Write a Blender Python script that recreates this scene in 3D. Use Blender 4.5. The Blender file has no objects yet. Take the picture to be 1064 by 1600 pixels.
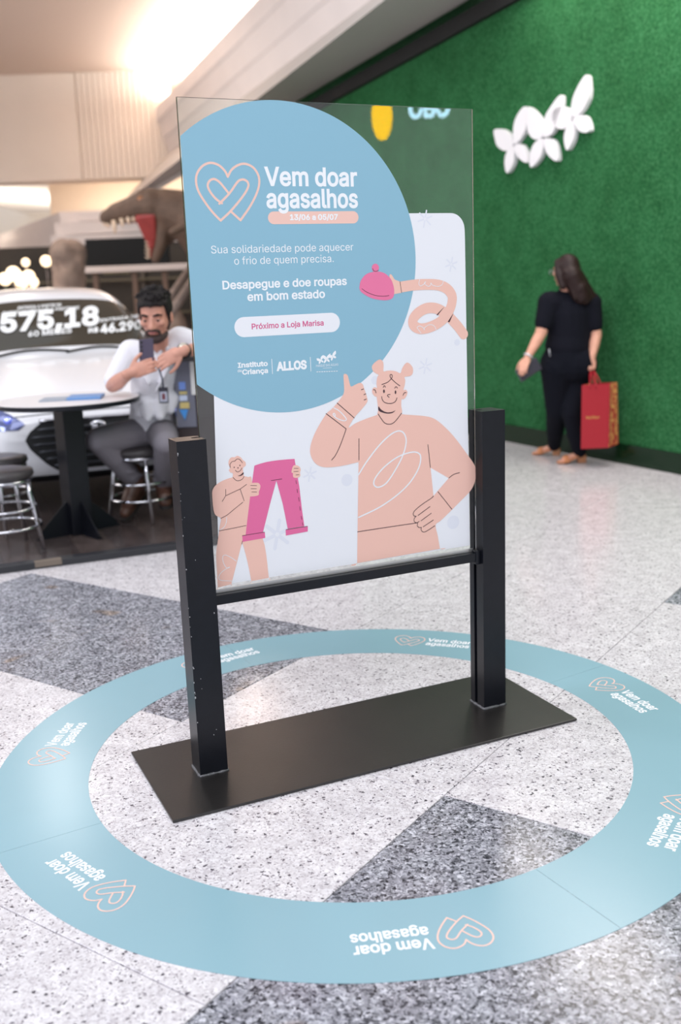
import bpy, bmesh, math, random
from mathutils import Vector, Matrix, Quaternion
from mathutils.bvhtree import BVHTree
from mathutils.geometry import delaunay_2d_cdt
random.seed(7)
SC = bpy.context.scene
COL = SC.collection

# ------------------------------------------------------------------ camera
FPX, PITCH, ROLL, CAMH = 1581.6, 0.2176, 0.0381, 1.40
cp, sp, cr, sr = math.cos(PITCH), math.sin(PITCH), math.cos(ROLL), math.sin(ROLL)
_D = Vector((0, -sp, -cp))
CX = cr * Vector((1, 0, 0)) + sr * _D          # image right
CD = -sr * Vector((1, 0, 0)) + cr * _D         # image down
CF = Vector((0, cp, -sp))                      # view direction
CAM = Vector((0, 0, CAMH))
cam = bpy.data.cameras.new('camera'); cam_o = bpy.data.objects.new('camera', cam); COL.objects.link(cam_o)
cam_o.matrix_world = Matrix(((CX.x, -CD.x, -CF.x, CAM.x), (CX.y, -CD.y, -CF.y, CAM.y), (CX.z, -CD.z, -CF.z, CAM.z), (0, 0, 0, 1)))
cam.sensor_fit = 'VERTICAL'; cam.sensor_height = 36.0; cam.lens = FPX / 1600 * 36
cam.clip_start = 0.05; cam.clip_end = 200
cam.dof.use_dof = True; cam.dof.focus_distance = 2.93; cam.dof.aperture_fstop = 2.1
SC.camera = cam_o

# ------------------------------------------------------------------ world, exposure
SC.view_settings.view_transform = 'Standard'; SC.view_settings.look = 'None'
SC.view_settings.gamma = 1.0; SC.view_settings.use_curve_mapping = False
SC.view_settings.exposure = -0.17
w = bpy.data.worlds.new('daylight_from_the_skylight'); SC.world = w; w.use_nodes = True
bg = w.node_tree.nodes['Background']; bg.inputs[0].default_value = (0.93, 0.95, 1.0, 1); bg.inputs[1].default_value = 0.95

def lamp(name, loc, target, size, power, color=(1, 1, 1), size_y=None, spread=None):
    l = bpy.data.lights.new(name, 'AREA'); l.energy = power; l.color = color
    l.shape = 'RECTANGLE' if size_y else 'DISK'; l.size = size
    if size_y: l.size_y = size_y
    if spread: l.spread = spread
    o = bpy.data.objects.new(name, l); COL.objects.link(o); o.location = loc
    d = Vector(target) - Vector(loc)
    o.rotation_euler = d.to_track_quat('-Z', 'Y').to_euler()
    return o
lamp('overhead_fill', (-0.5, -3.0, 8.5), (0.2, 4.0, 0.6), 7.0, 520, (0.95, 0.97, 1.0), 6.0)  # large unseen area lamp added overhead to lift the poster and upright faces
lamp('atrium_lamp', (-8.5, 7.5, 4.0), (0.0, 12.0, 3.4), 3.5, 270, (1.0, 0.93, 0.87), 2.0)
lamp('atrium_lamp', (-4.5, 3.0, 7.5), (-1.5, 6.5, 0.4), 3.0, 120, (0.92, 0.94, 1.0), 3.0)

# ------------------------------------------------------------------ photo measurements -> points in the hall
def ray(px, py): return CX * ((px - 532) / FPX) + CD * ((py - 800) / FPX) + CF
def at(px, py, Y):
    d = ray(px, py); return CAM + d * (Y / d.y)
def flr(px, py, z=0.0):
    d = ray(px, py); return CAM + d * ((z - CAMH) / d.z)
def onpl(px, py, p0, n):
    d = ray(px, py); return CAM + d * ((p0 - CAM).dot(n) / d.dot(n))

# ------------------------------------------------------------------ materials
def lin(c):
    return tuple(((v / 255) / 12.92 if v / 255 <= 0.04045 else ((v / 255 + 0.055) / 1.055) ** 2.4) for v in c)
MATS = {}
def mat(name, rgb, rough=0.5, metal=0.0, spec=0.5, emit=None, estr=0, var=0.0, vscale=8.0, bump=0.0, bscale=60.0, trans=0.0, coat=0.0, sheen=0.0):
    if name in MATS: return MATS[name]
    m = bpy.data.materials.new(name); m.use_nodes = True; MATS[name] = m
    nt = m.node_tree; b = nt.nodes['Principled BSDF']
    c = lin(rgb)
    b.inputs['Base Color'].default_value = (*c, 1); b.inputs['Roughness'].default_value = rough
    b.inputs['Metallic'].default_value = metal; b.inputs['Specular IOR Level'].default_value = spec
    if trans: b.inputs['Transmission Weight'].default_value = trans
    if coat: b.inputs['Coat Weight'].default_value = coat; b.inputs['Coat Roughness'].default_value = 0.04
    if sheen: b.inputs['Sheen Weight'].default_value = sheen
    if emit:
        b.inputs['Emission Color'].default_value = (*lin(emit), 1); b.inputs['Emission Strength'].default_value = estr
    if var or bump:
        geo = nt.nodes.new('ShaderNodeNewGeometry')
    if var:
        n = nt.nodes.new('ShaderNodeTexNoise'); n.inputs['Scale'].default_value = vscale; n.inputs['Detail'].default_value = 4
        r = nt.nodes.new('ShaderNodeValToRGB'); nt.links.new(geo.outputs['Position'], n.inputs['Vector'])
        r.color_ramp.elements[0].position = 0.3; r.color_ramp.elements[1].position = 0.7
        r.color_ramp.elements[0].color = (*[v * (1 - var) for v in c], 1); r.color_ramp.elements[1].color = (*[min(1, v * (1 + var)) for v in c], 1)
        nt.links.new(n.outputs['Fac'], r.inputs['Fac']); nt.links.new(r.outputs['Color'], b.inputs['Base Color'])
    if bump:
        n2 = nt.nodes.new('ShaderNodeTexNoise'); n2.inputs['Scale'].default_value = bscale; n2.inputs['Detail'].default_value = 3
        bp = nt.nodes.new('ShaderNodeBump'); bp.inputs['Strength'].default_value = bump; bp.inputs['Distance'].default_value = 0.01
        nt.links.new(geo.outputs['Position'], n2.inputs['Vector']); nt.links.new(n2.outputs['Fac'], bp.inputs['Height']); nt.links.new(bp.outputs['Normal'], b.inputs['Normal'])
    return m

def ramp_node(nt, stops, interp='LINEAR'):
    r = nt.nodes.new('ShaderNodeValToRGB'); r.color_ramp.interpolation = interp
    e = r.color_ramp.elements
    while len(e) > 1: e.remove(e[-1])
    e[0].position = stops[0][0]; e[0].color = (*lin(stops[0][1]), 1)
    for p, c in stops[1:]:
        k = e.new(p); k.color = (*lin(c), 1)
    return r
def noise_node(nt, src, scale, detail=2, rough=0.5):
    n = nt.nodes.new('ShaderNodeTexNoise'); n.inputs['Scale'].default_value = scale; n.inputs['Detail'].default_value = detail
    n.inputs['Roughness'].default_value = rough; nt.links.new(src, n.inputs['Vector']); return n
def mix_node(nt, kind, a, b, fac):
    m = nt.nodes.new('ShaderNodeMix'); m.data_type = 'RGBA'; m.blend_type = kind
    if isinstance(fac, (int, float)): m.inputs[0].default_value = fac
    else: nt.links.new(fac, m.inputs[0])
    nt.links.new(a, m.inputs[6])
    if isinstance(b, tuple): m.inputs[7].default_value = (*b, 1)
    else: nt.links.new(b, m.inputs[7])
    return m.outputs[2]

def granite(name, grey):
    m = bpy.data.materials.new(name); m.use_nodes = True; nt = m.node_tree; b = nt.nodes['Principled BSDF']
    pos = nt.nodes.new('ShaderNodeNewGeometry').outputs['Position']
    def grains(scale, stops, vec):
        v = nt.nodes.new('ShaderNodeTexVoronoi'); v.inputs['Scale'].default_value = scale; nt.links.new(vec, v.inputs['Vector'])
        sep = nt.nodes.new('ShaderNodeSeparateColor'); nt.links.new(v.outputs['Color'], sep.inputs[0]); r = ramp_node(nt, stops); nt.links.new(sep.outputs[0], r.inputs['Fac']); return r.outputs['Color']
    wob = noise_node(nt, pos, 90, 2); va = nt.nodes.new('ShaderNodeVectorMath'); va.operation = 'MULTIPLY_ADD'
    nt.links.new(wob.outputs['Color'], va.inputs[0]); va.inputs[1].default_value = (.012, .012, .012); nt.links.new(pos, va.inputs[2]); vec = va.outputs[0]
    patch_ = ramp_node(nt, [(0.35, (226, 224, 226)), (0.65, (255, 255, 255))]); nt.links.new(noise_node(nt, pos, 14, 3).outputs['Fac'], patch_.inputs['Fac'])
    if not grey:
        c1 = grains(150, [(0.0, (80, 76, 84)), (0.022, (124, 118, 126)), (0.045, (208, 203, 208)), (0.3, (224, 220, 223)), (0.7, (236, 233, 236)), (1, (244, 242, 246))], vec)
        c2 = grains(270, [(0.0, (136, 128, 138)), (0.05, (190, 184, 190)), (0.09, (244, 242, 244)), (1, (255, 255, 255))], vec)
        col = mix_node(nt, 'MULTIPLY', mix_node(nt, 'MULTIPLY', c1, c2, .9), patch_.outputs['Color'], .6)
    else:
        c1 = grains(130, [(0.0, (56, 58, 64)), (0.13, (94, 95, 102)), (0.28, (146, 147, 154)), (0.62, (172, 173, 181)), (0.85, (198, 199, 208)), (1, (222, 222, 230))], vec)
        c2 = grains(260, [(0.0, (96, 96, 104)), (0.16, (170, 170, 178)), (0.3, (246, 246, 250)), (1, (255, 255, 255))], vec)
        blot = ramp_node(nt, [(0.0, (255, 255, 255)), (0.69, (255, 255, 255)), (0.73, (240, 216, 192))])
        nt.links.new(noise_node(nt, pos, 4.0, 1).outputs['Fac'], blot.inputs['Fac'])
        col = mix_node(nt, 'MULTIPLY', mix_node(nt, 'MULTIPLY', c1, c2, .85), patch_.outputs['Color'], 1.0)
        col = mix_node(nt, 'MULTIPLY', col, blot.outputs['Color'], .9)
    nt.links.new(col, b.inputs['Base Color'])
    b.inputs['Roughness'].default_value = 0.17; b.inputs['Specular IOR Level'].default_value = 0.42
    return m
M_WHITE_GRANITE = granite('white_granite', False); M_GREY_GRANITE = granite('grey_granite', True)

def turf():
    m = bpy.data.materials.new('artificial_turf'); m.use_nodes = True; nt = m.node_tree; b = nt.nodes['Principled BSDF']
    pos = nt.nodes.new('ShaderNodeNewGeometry').outputs['Position']
    r1 = ramp_node(nt, [(0.30, (28, 78, 44)), (0.5, (49, 115, 69)), (0.7, (92, 153, 108))])
    n1 = noise_node(nt, pos, 60, 5, 0.75); nt.links.new(n1.outputs['Fac'], r1.inputs['Fac'])
    r2 = ramp_node(nt, [(0.3, (205, 215, 205)), (0.7, (255, 255, 255))]); nt.links.new(noise_node(nt, pos, 3.0, 5, 0.7).outputs['Fac'], r2.inputs['Fac'])
    c = mix_node(nt, 'MULTIPLY', r1.outputs['Color'], r2.outputs['Color'], 1.0); nt.links.new(c, b.inputs['Base Color'])
    b.inputs['Roughness'].default_value = 0.9; b.inputs['Specular IOR Level'].default_value = 0.1
    bp = nt.nodes.new('ShaderNodeBump'); bp.inputs['Strength'].default_value = 0.8; bp.inputs['Distance'].default_value = 0.02
    nt.links.new(n1.outputs['Fac'], bp.inputs['Height']); nt.links.new(bp.outputs['Normal'], b.inputs['Normal'])
    return m

M_PAINT = mat('black_satin_paint', (17, 19, 27), 0.32, 0, 0.35, var=0.12, vscale=30, bump=0.04, bscale=300)
M_PLATE = mat('black_steel_plate', (27, 25, 25), 0.33, 0.0, 0.75, var=0.25, vscale=9, bump=0.03, bscale=160)
M_WELD = mat('weld_metal', (120, 120, 124), 0.45, 0.8, bump=0.5, bscale=220)
M_SILVER = mat('brushed_aluminium', (205, 205, 205), 0.3, 0.9)
M_CHROME = mat('chrome', (215, 215, 222), 0.12, 1.0)
M_BLUE = mat('print_blue', (142, 188, 210), 0.36, spec=0.4)
M_RING = mat('floor_vinyl_blue', (143, 180, 193), 0.24, spec=0.5, var=0.03, vscale=1.5)
M_PWHITE = mat('print_white', (240, 241, 248), 0.4, spec=0.35)
M_LETTER = mat('print_letter_white', (245, 247, 252), 0.45)
M_SALMON = mat('print_salmon', (245, 197, 183), 0.4)
M_PEACH = mat('print_peach', (245, 202, 190), 0.42)
M_PINK = mat('print_pink', (232, 110, 162), 0.4)
M_HATPINK = mat('print_hat_pink', (238, 122, 166), 0.4)
M_PINKTXT = mat('print_pink_text', (216, 96, 146), 0.4)
M_LINE = mat('print_line_dark', (72, 46, 56), 0.5)
M_FLAKE = mat('print_pale_flake', (231, 233, 244), 0.4)

# ------------------------------------------------------------------ object helpers
def wloc(o):
    v = Vector((0, 0, 0))
    while o: v += Vector(o.location); o = o.parent
    return v
def thing(name, label, cat, loc, group=None):
    o = bpy.data.objects.new(name, None); COL.objects.link(o); o.location = loc; o.empty_display_size = 0.1
    o['label'] = label; o['category'] = cat
    if group: o['group'] = group
    return o
def tag(o, label, cat, group=None):
    o['label'] = label; o['category'] = cat
    if group: o['group'] = group
    return o
def link_mesh(name, me, parent=None, loc=None, label=None):
    o = bpy.data.objects.new(name, me); COL.objects.link(o)
    if parent: o.parent = parent
    if loc is not None: o.location = loc
    if label: o['label'] = label
    return o
def obj(name, verts, faces, m, parent=None, smooth=False, label=None, loc=None):
    """verts in world space; origin at the parent's base (or the given/bottom-centre point)."""
    verts = [Vector(v) for v in verts]
    if parent: base = wloc(parent)
    elif loc is not None: base = Vector(loc)
    else:
        xs = [v.x for v in verts]; ys = [v.y for v in verts]; zs = [v.z for v in verts]
        base = Vector(((min(xs) + max(xs)) / 2, (min(ys) + max(ys)) / 2, min(zs)))
    me = bpy.data.meshes.new(name); me.from_pydata([tuple(v - base) for v in verts], [], faces); me.validate(); me.update()
    if smooth: me.polygons.foreach_set('use_smooth', [True] * len(me.polygons))
    me.materials.append(m)
    return link_mesh(name, me, parent, None if parent else base, label)
class G:
    """collects simple solids in world space, linked as one mesh object"""
    def __init__(s): s.v = []; s.f = []
    def add(s, v, f):
        k = len(s.v); s.v += [Vector(p) for p in v]; s.f += [tuple(i + k for i in q) for q in f]; return s
    def frame_box(s, o, ex, ey, ez, bev=0.0):
        """box from corner o spanned by three edge vectors"""
        o, ex, ey, ez = map(Vector, (o, ex, ey, ez))
        if bev <= 0:
            v = [o, o + ex, o + ex + ey, o + ey]; v = v + [p + ez for p in v]
            return s.add(v, [(3, 2, 1, 0), (4, 5, 6, 7), (0, 1, 5, 4), (1, 2, 6, 5), (2, 3, 7, 6), (3, 0, 4, 7)])
        bm = bmesh.new(); bmesh.ops.create_cube(bm, size=1)
        lx, ly, lz = ex.length, ey.length, ez.length
        for q in bm.verts: q.co = Vector(((q.co.x + .5) * lx, (q.co.y + .5) * ly, (q.co.z + .5) * lz))
        bmesh.ops.bevel(bm, geom=list(bm.edges), offset=bev, segments=2, affect='EDGES', profile=0.5)
        ux, uy, uz = ex / lx, ey / ly, ez / lz
        bm.verts.index_update()
        s.add([o + ux * q.co.x + uy * q.co.y + uz * q.co.z for q in bm.verts], [tuple(q.index for q in f.verts) for f in bm.faces]); bm.free(); return s
    def box(s, lo, hi, bev=0.0):
        lo, hi = Vector(lo), Vector(hi); d = hi - lo
        return s.frame_box(lo, (d.x, 0, 0), (0, d.y, 0), (0, 0, d.z), bev)
    def tube(s, pts, r, n=10, closed=False, caps=True):
        pts = [Vector(p) for p in pts]; N = len(pts); rr = r if isinstance(r, (list, tuple)) else [r] * N
        k0 = len(s.v); prev = None
        for i, p in enumerate(pts):
            if closed: t = pts[(i + 1) % N] - pts[i - 1]
            else: t = pts[min(i + 1, N - 1)] - pts[max(i - 1, 0)]
            t.normalize()
            if prev is None:
                a = t.cross(Vector((0, 0, 1)))
                if a.length < 1e-3: a = t.cross(Vector((1, 0, 0)))
            else: a = prev - t * prev.dot(t)
            a.normalize(); b = t.cross(a); prev = a
            for j in range(n):
                q = 2 * math.pi * j / n; s.v.append(p + (a * math.cos(q) + b * math.sin(q)) * rr[i])
        for i in range(N if closed else N - 1):
            for j in range(n):
                a0 = k0 + i * n + j; a1 = k0 + i * n + (j + 1) % n; i2 = (i + 1) % N
                s.f.append((a0, a1, k0 + i2 * n + (j + 1) % n, k0 + i2 * n + j))
        if caps and not closed:
            s.f.append(tuple(k0 + j for j in range(n))[::-1]); s.f.append(tuple(k0 + (N - 1) * n + j for j in range(n)))
        return s
    def lathe(s, c, prof, n=32):
        c = Vector(c); k = len(s.v); m_ = len(prof)
        for i in range(n):
            q = 2 * math.pi * i / n
            for (r, z) in prof: s.v.append(c + Vector((r * math.cos(q), r * math.sin(q), z)))
        for i in range(n):
            for j in range(m_ - 1):
                i2 = (i + 1) % n
                s.f.append((k + i * m_ + j, k + i2 * m_ + j, k + i2 * m_ + j + 1, k + i * m_ + j + 1))
        s.f.append(tuple(k + i * m_ for i in range(n))[::-1]); s.f.append(tuple(k + i * m_ + m_ - 1 for i in range(n)))
        return s
    def ball(s, c, r, n=12, m_=8, rot=None):
        c = Vector(c); r = Vector(r) if not isinstance(r, (int, float)) else Vector((r, r, r)); k = len(s.v)
        R = rot or Matrix.Identity(3)
        for i in range(1, m_):
            t = math.pi * i / m_
            for j in range(n):
                q = 2 * math.pi * j / n
                s.v.append(c + R @ Vector((r.x * math.sin(t) * math.cos(q), r.y * math.sin(t) * math.sin(q), r.z * math.cos(t))))
        s.v.append(c + R @ Vector((0, 0, r.z))); s.v.append(c - R @ Vector((0, 0, r.z))); T = len(s.v) - 2
        for i in range(m_ - 2):
            for j in range(n):
                s.f.append((k + i * n + j, k + (i + 1) * n + j, k + (i + 1) * n + (j + 1) % n, k + i * n + (j + 1) % n))
        for j in range(n):
            s.f.append((T, k + j, k + (j + 1) % n)); s.f.append((T + 1, k + (m_ - 2) * n + (j + 1) % n, k + (m_ - 2) * n + j))
        return s
    def cap(s, p0, p1, r0, r1, n=12):
        """tapered limb with round ends"""
        p0, p1 = Vector(p0), Vector(p1); t = (p1 - p0)
        if t.length < 1e-5: return s.ball(p0, r0)
        t.normalize(); pts = []; rr = []
        for a in (-80, -55, -28): pts.append(p0 + t * r0 * math.sin(math.radians(a))); rr.append(r0 * math.cos(math.radians(a)))
        for k in range(5): pts.append(p0.lerp(p1, k / 4)); rr.append(r0 + (r1 - r0) * k / 4)
        for a in (28, 55, 80): pts.append(p1 + t * r1 * math.sin(math.radians(a))); rr.append(r1 * math.cos(math.radians(a)))
        return s.tube(pts, rr, n)
    def obj(s, name, m, parent=None, smooth=False, label=None, loc=None):
        return obj(name, s.v, s.f, m, parent, smooth, label, loc)
def struct(o): o['kind'] = 'structure'; return o
def sculpt(name, g, m, parent, voxel=0.007, it=6, label=None):
    """overlapping solids fused into ONE continuous smooth skin"""
    o = g.obj(name, m, parent, True)
    a = o.modifiers.new('fuse', 'REMESH'); a.mode = 'VOXEL'; a.voxel_size = voxel; a.use_smooth_shade = True
    b = o.modifiers.new('relax', 'SMOOTH'); b.factor = 0.5; b.iterations = it
    bpy.context.view_layer.update()
    me = bpy.data.meshes.new_from_object(o.evaluated_get(bpy.context.evaluated_depsgraph_get()))
    o.modifiers.clear(); o.data = me; me.materials.clear(); me.materials.append(m)
    me.polygons.foreach_set('use_smooth', [True] * len(me.polygons))
    if label: o['label'] = label
    return o

# ------------------------------------------------------------------ lettering: font outlines as flat meshes
_T = {}
try: FONT = bpy.data.fonts.load(bpy.utils.system_resource('DATAFILES', path='fonts') + '/Inter.woff2')    # Blender's own interface typeface
except Exception: FONT = None
def text_mesh(s, off=0.0):
    """filled glyph outlines (non-zero winding); off > 0 thickens the strokes"""
    if (s, off) in _T: return _T[(s, off)]
    cu = bpy.data.curves.new('lettering', 'FONT'); cu.body = s; cu.size = 1; cu.resolution_u = 4; cu.fill_mode = 'NONE'
    if FONT: cu.font = FONT
    o = bpy.data.objects.new('lettering', cu); COL.objects.link(o); bpy.context.view_layer.update()
    me = bpy.data.meshes.new_from_object(o.evaluated_get(bpy.context.evaluated_depsgraph_get()))
    co = [(p.co.x, p.co.y) for p in me.vertices]; nx = {}
    for e in me.edges:
        a, b = e.vertices
        nx.setdefault(a, []).append(b); nx.setdefault(b, []).append(a)
    bpy.data.objects.remove(o); bpy.data.curves.remove(cu); bpy.data.meshes.remove(me)
    loops = []; seen = set()
    for a in sorted(nx):
        if a in seen: continue
        L = [a]; seen.add(a); c = a + 1 if a + 1 in nx[a] else nx[a][0]
        while c not in seen:
            L.append(c); seen.add(c); q = [k for k in nx[c] if k not in seen]
            if not q: break
            c = q[0]
        loops.append([co[k] for k in L])
    def area(L): return sum(L[q - 1][0] * L[q][1] - L[q][0] * L[q - 1][1] for q in range(len(L))) / 2
    loops = [[p for q, p in enumerate(L) if math.dist(p, L[q - 1]) > 1e-5] for L in loops]
    loops = [L for L in loops if len(L) > 2 and abs(area(L)) > 1e-6]
    if off:
        sg = 1 if area(max(loops, key=lambda L: abs(area(L)))) < 0 else -1        # which side of a contour is outside
        fat = []
        for L in loops:
            n = len(L); Q = []
            for q in range(n):
                a, b, c = Vector(L[q - 1]), Vector(L[q]), Vector(L[(q + 1) % n]); d0, d1 = (b - a).normalized(), (c - b).normalized()
                n0, n1 = Vector((-d0.y, d0.x)) * sg, Vector((-d1.y, d1.x)) * sg; m = n0 + n1
                if m.length < .3: m = n0
                m.normalize(); Q.append(tuple(b + m * off / max(.6, m.dot(n0))))
            fat.append(Q)
        loops = fat
    loops.sort(key=lambda L: min(p[0] for p in L)); groups = []
    for L in loops:
        x0, x1 = min(p[0] for p in L), max(p[0] for p in L)
        if groups and x0 < groups[-1][1]: groups[-1][0].append(L); groups[-1][1] = max(groups[-1][1], x1)
        else: groups.append([[L], x1])
    v = []; f = []
    for Ls, _ in groups:
        P = [Vector(p) for L in Ls for p in L]; E_ = []; k = 0
        for L in Ls: E_ += [(k + q, k + (q + 1) % len(L)) for q in range(len(L))]; k += len(L)
        vo, eo, fo, *_r = delaunay_2d_cdt(P, E_, [], 0, 1e-6); k = len(v); v += [(p.x, p.y) for p in vo]
        for t in fo:
            c = sum((vo[q] for q in t), Vector((0, 0))) / len(t); wn = 0
            for L in Ls:
                for q in range(len(L)):
                    (ax, ay), (bx, by) = L[q - 1], L[q]
                    if (ay > c.y) != (by > c.y):
                        if ax + (c.y - ay) / (by - ay) * (bx - ax) > c.x: wn += 1 if by > ay else -1
            if wn: f.append(tuple(q + k for q in t))
    x0 = min(p[0] for p in v); x1 = max(p[0] for p in v)
    _T[(s, off)] = ([((p[0] - x0) / (x1 - x0), p[1]) for p in v], f); return _T[(s, off)]
def glyph_h(ch, off=0.0):
    v, f = text_mesh(ch, off); return max(p[1] for p in v)
def smooth_path(pts, closed=False, seg=6):
    pts = [Vector((p[0], p[1])) for p in pts]
    if len(pts) < 3: return pts
    out = []; n = len(pts); rng = range(n) if closed else range(n - 1)
    for i in rng:
        p1, p2 = pts[i], pts[(i + 1) % n]
        p0 = pts[i - 1] if closed or i > 0 else 2 * p1 - p2
        p3 = pts[(i + 2) % n] if closed or i + 2 < n else 2 * p2 - p1
        for k in range(seg):
            t = k / seg
            out.append(0.5 * ((2 * p1) + (p2 - p0) * t + (2 * p0 - 5 * p1 + 4 * p2 - p3) * t * t + (3 * p1 - p0 - 3 * p2 + p3) * t ** 3))
    if not closed: out.append(pts[-1])
    return out
def fill2d(loop):
    """triangles of a closed outline"""
    loop = [p for q, p in enumerate(loop) if math.dist(p[:2], loop[q - 1][:2]) > 1e-6]; n = len(loop); vo, eo, fo, *_r = delaunay_2d_cdt([Vector(p[:2]) for p in loop], [(q, (q + 1) % n) for q in range(n)], [], 1, 1e-7)
    return [(p.x, p.y) for p in vo], [tuple(t) for t in fo]
def ribbon(pts, wd, capn=10):
    """flat stroke: quads plus round ends; the stroke climbs a hair along its length so crossings lie one over the other"""
    pts = [Vector(p[:2]) for p in pts]; v = []; f = []; n = len(pts)
    for i, p in enumerate(pts):
        t = pts[min(i + 1, n - 1)] - pts[max(i - 1, 0)]
        if t.length < 1e-9: t = Vector((1, 0))
        t.normalize(); nn = Vector((-t.y, t.x)) * wd / 2; h = 5e-5 * i / (n - 1)
        v += [(*(p + nn), h), (*(p - nn), h)]
    for i in range(n - 1): f.append((2 * i + 1, 2 * i + 3, 2 * i + 2, 2 * i))
    for e, sg in ((0, -1), (n - 1, 1)):
        k = len(v); t = (pts[1] - pts[0]) if e == 0 else (pts[-1] - pts[-2]); t.normalize(); m = Vector((-t.y, t.x)); h = 5e-5 * (e > 0)
        v += [(*(pts[e] + (m * math.cos(q) + t * sg * math.sin(q)) * wd / 2), h) for q in [math.pi * u / capn for u in range(capn + 1)]]; f.append(tuple(range(k, k + capn + 1)))
    return v, f
class Flat:
    """flat print on a plane: 2-D shapes placed with to3(x, y); nrm points off the sheet, each shape lies just over the one before"""
    def __init__(s, to3, nrm=Vector((0, 0, 0))): s.to3 = to3; s.nrm = nrm; s.shapes = []
    def add(s, v, f):
        h0 = 1e-5 * min(len(s.shapes), 9)
        s.shapes.append(([s.to3(p[0], p[1]) + s.nrm * (h0 + (p[2] if len(p) > 2 else 0)) for p in v], f)); return s
    def poly(s, pts): return s.add(*fill2d(pts))
    def stroke(s, pts, wd): return s.add(*ribbon(pts, wd))
    def disc(s, c, r, ry=None, n=28):
        ry = ry or r
        return s.add([(c[0] + r * math.cos(2 * math.pi * j / n), c[1] + ry * math.sin(2 * math.pi * j / n)) for j in range(n)], [tuple(range(n))])
    def text(s, t, x0, x1, yb, h, ref='H', off=0.0):
        v, f = text_mesh(t, off); k = h / glyph_h(ref, off)
        return s.add([(x0 + (x1 - x0) * p[0], yb + k * p[1]) for p in v], f)
    def obj(s, name, m, parent, label=None):
        V = []; Fc = []
        for v, f in s.shapes: k = len(V); V += v; Fc += [tuple(i + k for i in q) for q in f]
        return obj(name, V, Fc, m, parent, label=label)
    def each(s, name, m, parent, label=None):
        """every shape an object of its own"""
        for v, f in s.shapes: obj(name, v, f, m, parent, label=label)

# ================================================================== THE SETTING
TA = math.radians(55.2); TD = Vector((math.cos(TA), math.sin(TA), 0)); TN = Vector((math.sin(TA), -math.cos(TA), 0))
floor = struct(G().box((-14, -4, -0.12), (9, 34, -0.006)).obj('floor', M_WHITE_GRANITE, loc=(0, 0, -0.12)))
def tile_mesh(name, m):
    g = G(); h = 0.4984; b = 0.0012
    v = [(-h, -h, -.006), (h, -h, -.006), (h, h, -.006), (-h, h, -.006), (-h, -h, -b), (h, -h, -b), (h, h, -b), (-h, h, -b),
         (-h + b, -h + b, 0), (h - b, -h + b, 0), (h - b, h - b, 0), (-h + b, h - b, 0)]
    f = [(0, 1, 5, 4), (1, 2, 6, 5), (2, 3, 7, 6), (3, 0, 4, 7), (4, 5, 9, 8), (5, 6, 10, 9), (6, 7, 11, 10), (7, 4, 8, 11), (8, 9, 10, 11)]
    me = bpy.data.meshes.new(name); me.from_pydata([TD * p[0] - TN * p[1] + Vector((0, 0, p[2])) for p in v], [], f); me.materials.append(m); return me
TW, TG = tile_mesh('floor_tile', M_WHITE_GRANITE), tile_mesh('floor_tile', M_GREY_GRANITE)
def is_grey(i, j):      # i counts across (n = -1.27 + i), j counts along (t = 2.285 + j)
    return (i, j) in {(-2, 0), (-3, 0), (0, -1), (1, -1), (0, -2), (1, -2), (2, -1), (2, -2), (0, 2), (1, 2), (-6, 0), (-7, 0)}
for i in range(-13, 7):
    for j in range(-4, 12):
        n = -1.27 + i + 0.5; t = 2.285 + j + 0.5
        c = TD * t + TN * n
        if c.y < 0.9 or c.y > 11.5 or abs(c.x) > 0.36 * c.y + 1.2: continue
        link_mesh('floor_tile', TG if is_grey(i, j) else TW, floor, c - floor.location)

# --- right: artificial grass wall with dark skirting; geometry follows the wall line on the floor
WA = math.radians(116.5); WD = Vector((math.cos(WA), math.sin(WA), 0)); WN = Vector((-math.sin(WA), math.cos(WA), 0))   # WN points into the hall (left)
WP = flr(930, 716); WOFF = WP.dot(WN)
def wallp(px, py, out=0.0):
    d = ray(px, py); return CAM + d * ((WOFF + out - CAM.dot(WN)) / d.dot(WN))
def on_wall(s, z, out=0.0): return WD * s + WN * (WOFF + out) + Vector((0, 0, z))
zt = lambda s: 3.70 - 0.062 * (s - 7.8)          # soffit drops slightly along the wall
S0, S1 = -2.0, 11.7
struct(G().add([on_wall(S0, 0), on_wall(S1, 0), on_wall(S1, zt(S1) + .3), on_wall(S0, zt(S0) + .3), on_wall(S0, 0, -.2), on_wall(S1, 0, -.2), on_wall(S1, zt(S1) + .3, -.2), on_wall(S0, zt(S0) + .3, -.2)],
       [(3, 2, 1, 0), (4, 5, 6, 7), (0, 1, 5, 4), (1, 2, 6, 5), (2, 3, 7, 6), (3, 0, 4, 7)]).obj('wall_right', turf()))
struct(G().frame_box(on_wall(S0, 0, 0), WD * (S1 - S0), WN * .012, (0, 0, .155)).obj('baseboard_right', mat('dark_green_gloss', (14, 40, 22), 0.12, spec=0.35)))
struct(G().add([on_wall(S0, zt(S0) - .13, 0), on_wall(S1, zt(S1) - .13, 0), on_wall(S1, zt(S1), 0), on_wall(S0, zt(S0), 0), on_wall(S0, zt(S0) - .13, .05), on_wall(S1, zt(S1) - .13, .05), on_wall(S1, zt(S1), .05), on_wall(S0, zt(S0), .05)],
       [(3, 2, 1, 0), (4, 5, 6, 7), (0, 1, 5, 4), (1, 2, 6, 5), (2, 3, 7, 6), (3, 0, 4, 7)]).obj('gap_shade', mat('black_shadow_gap', (16, 18, 20), 0.7)))  # black strip standing in for the shade in the gap between wall and soffit

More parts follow.
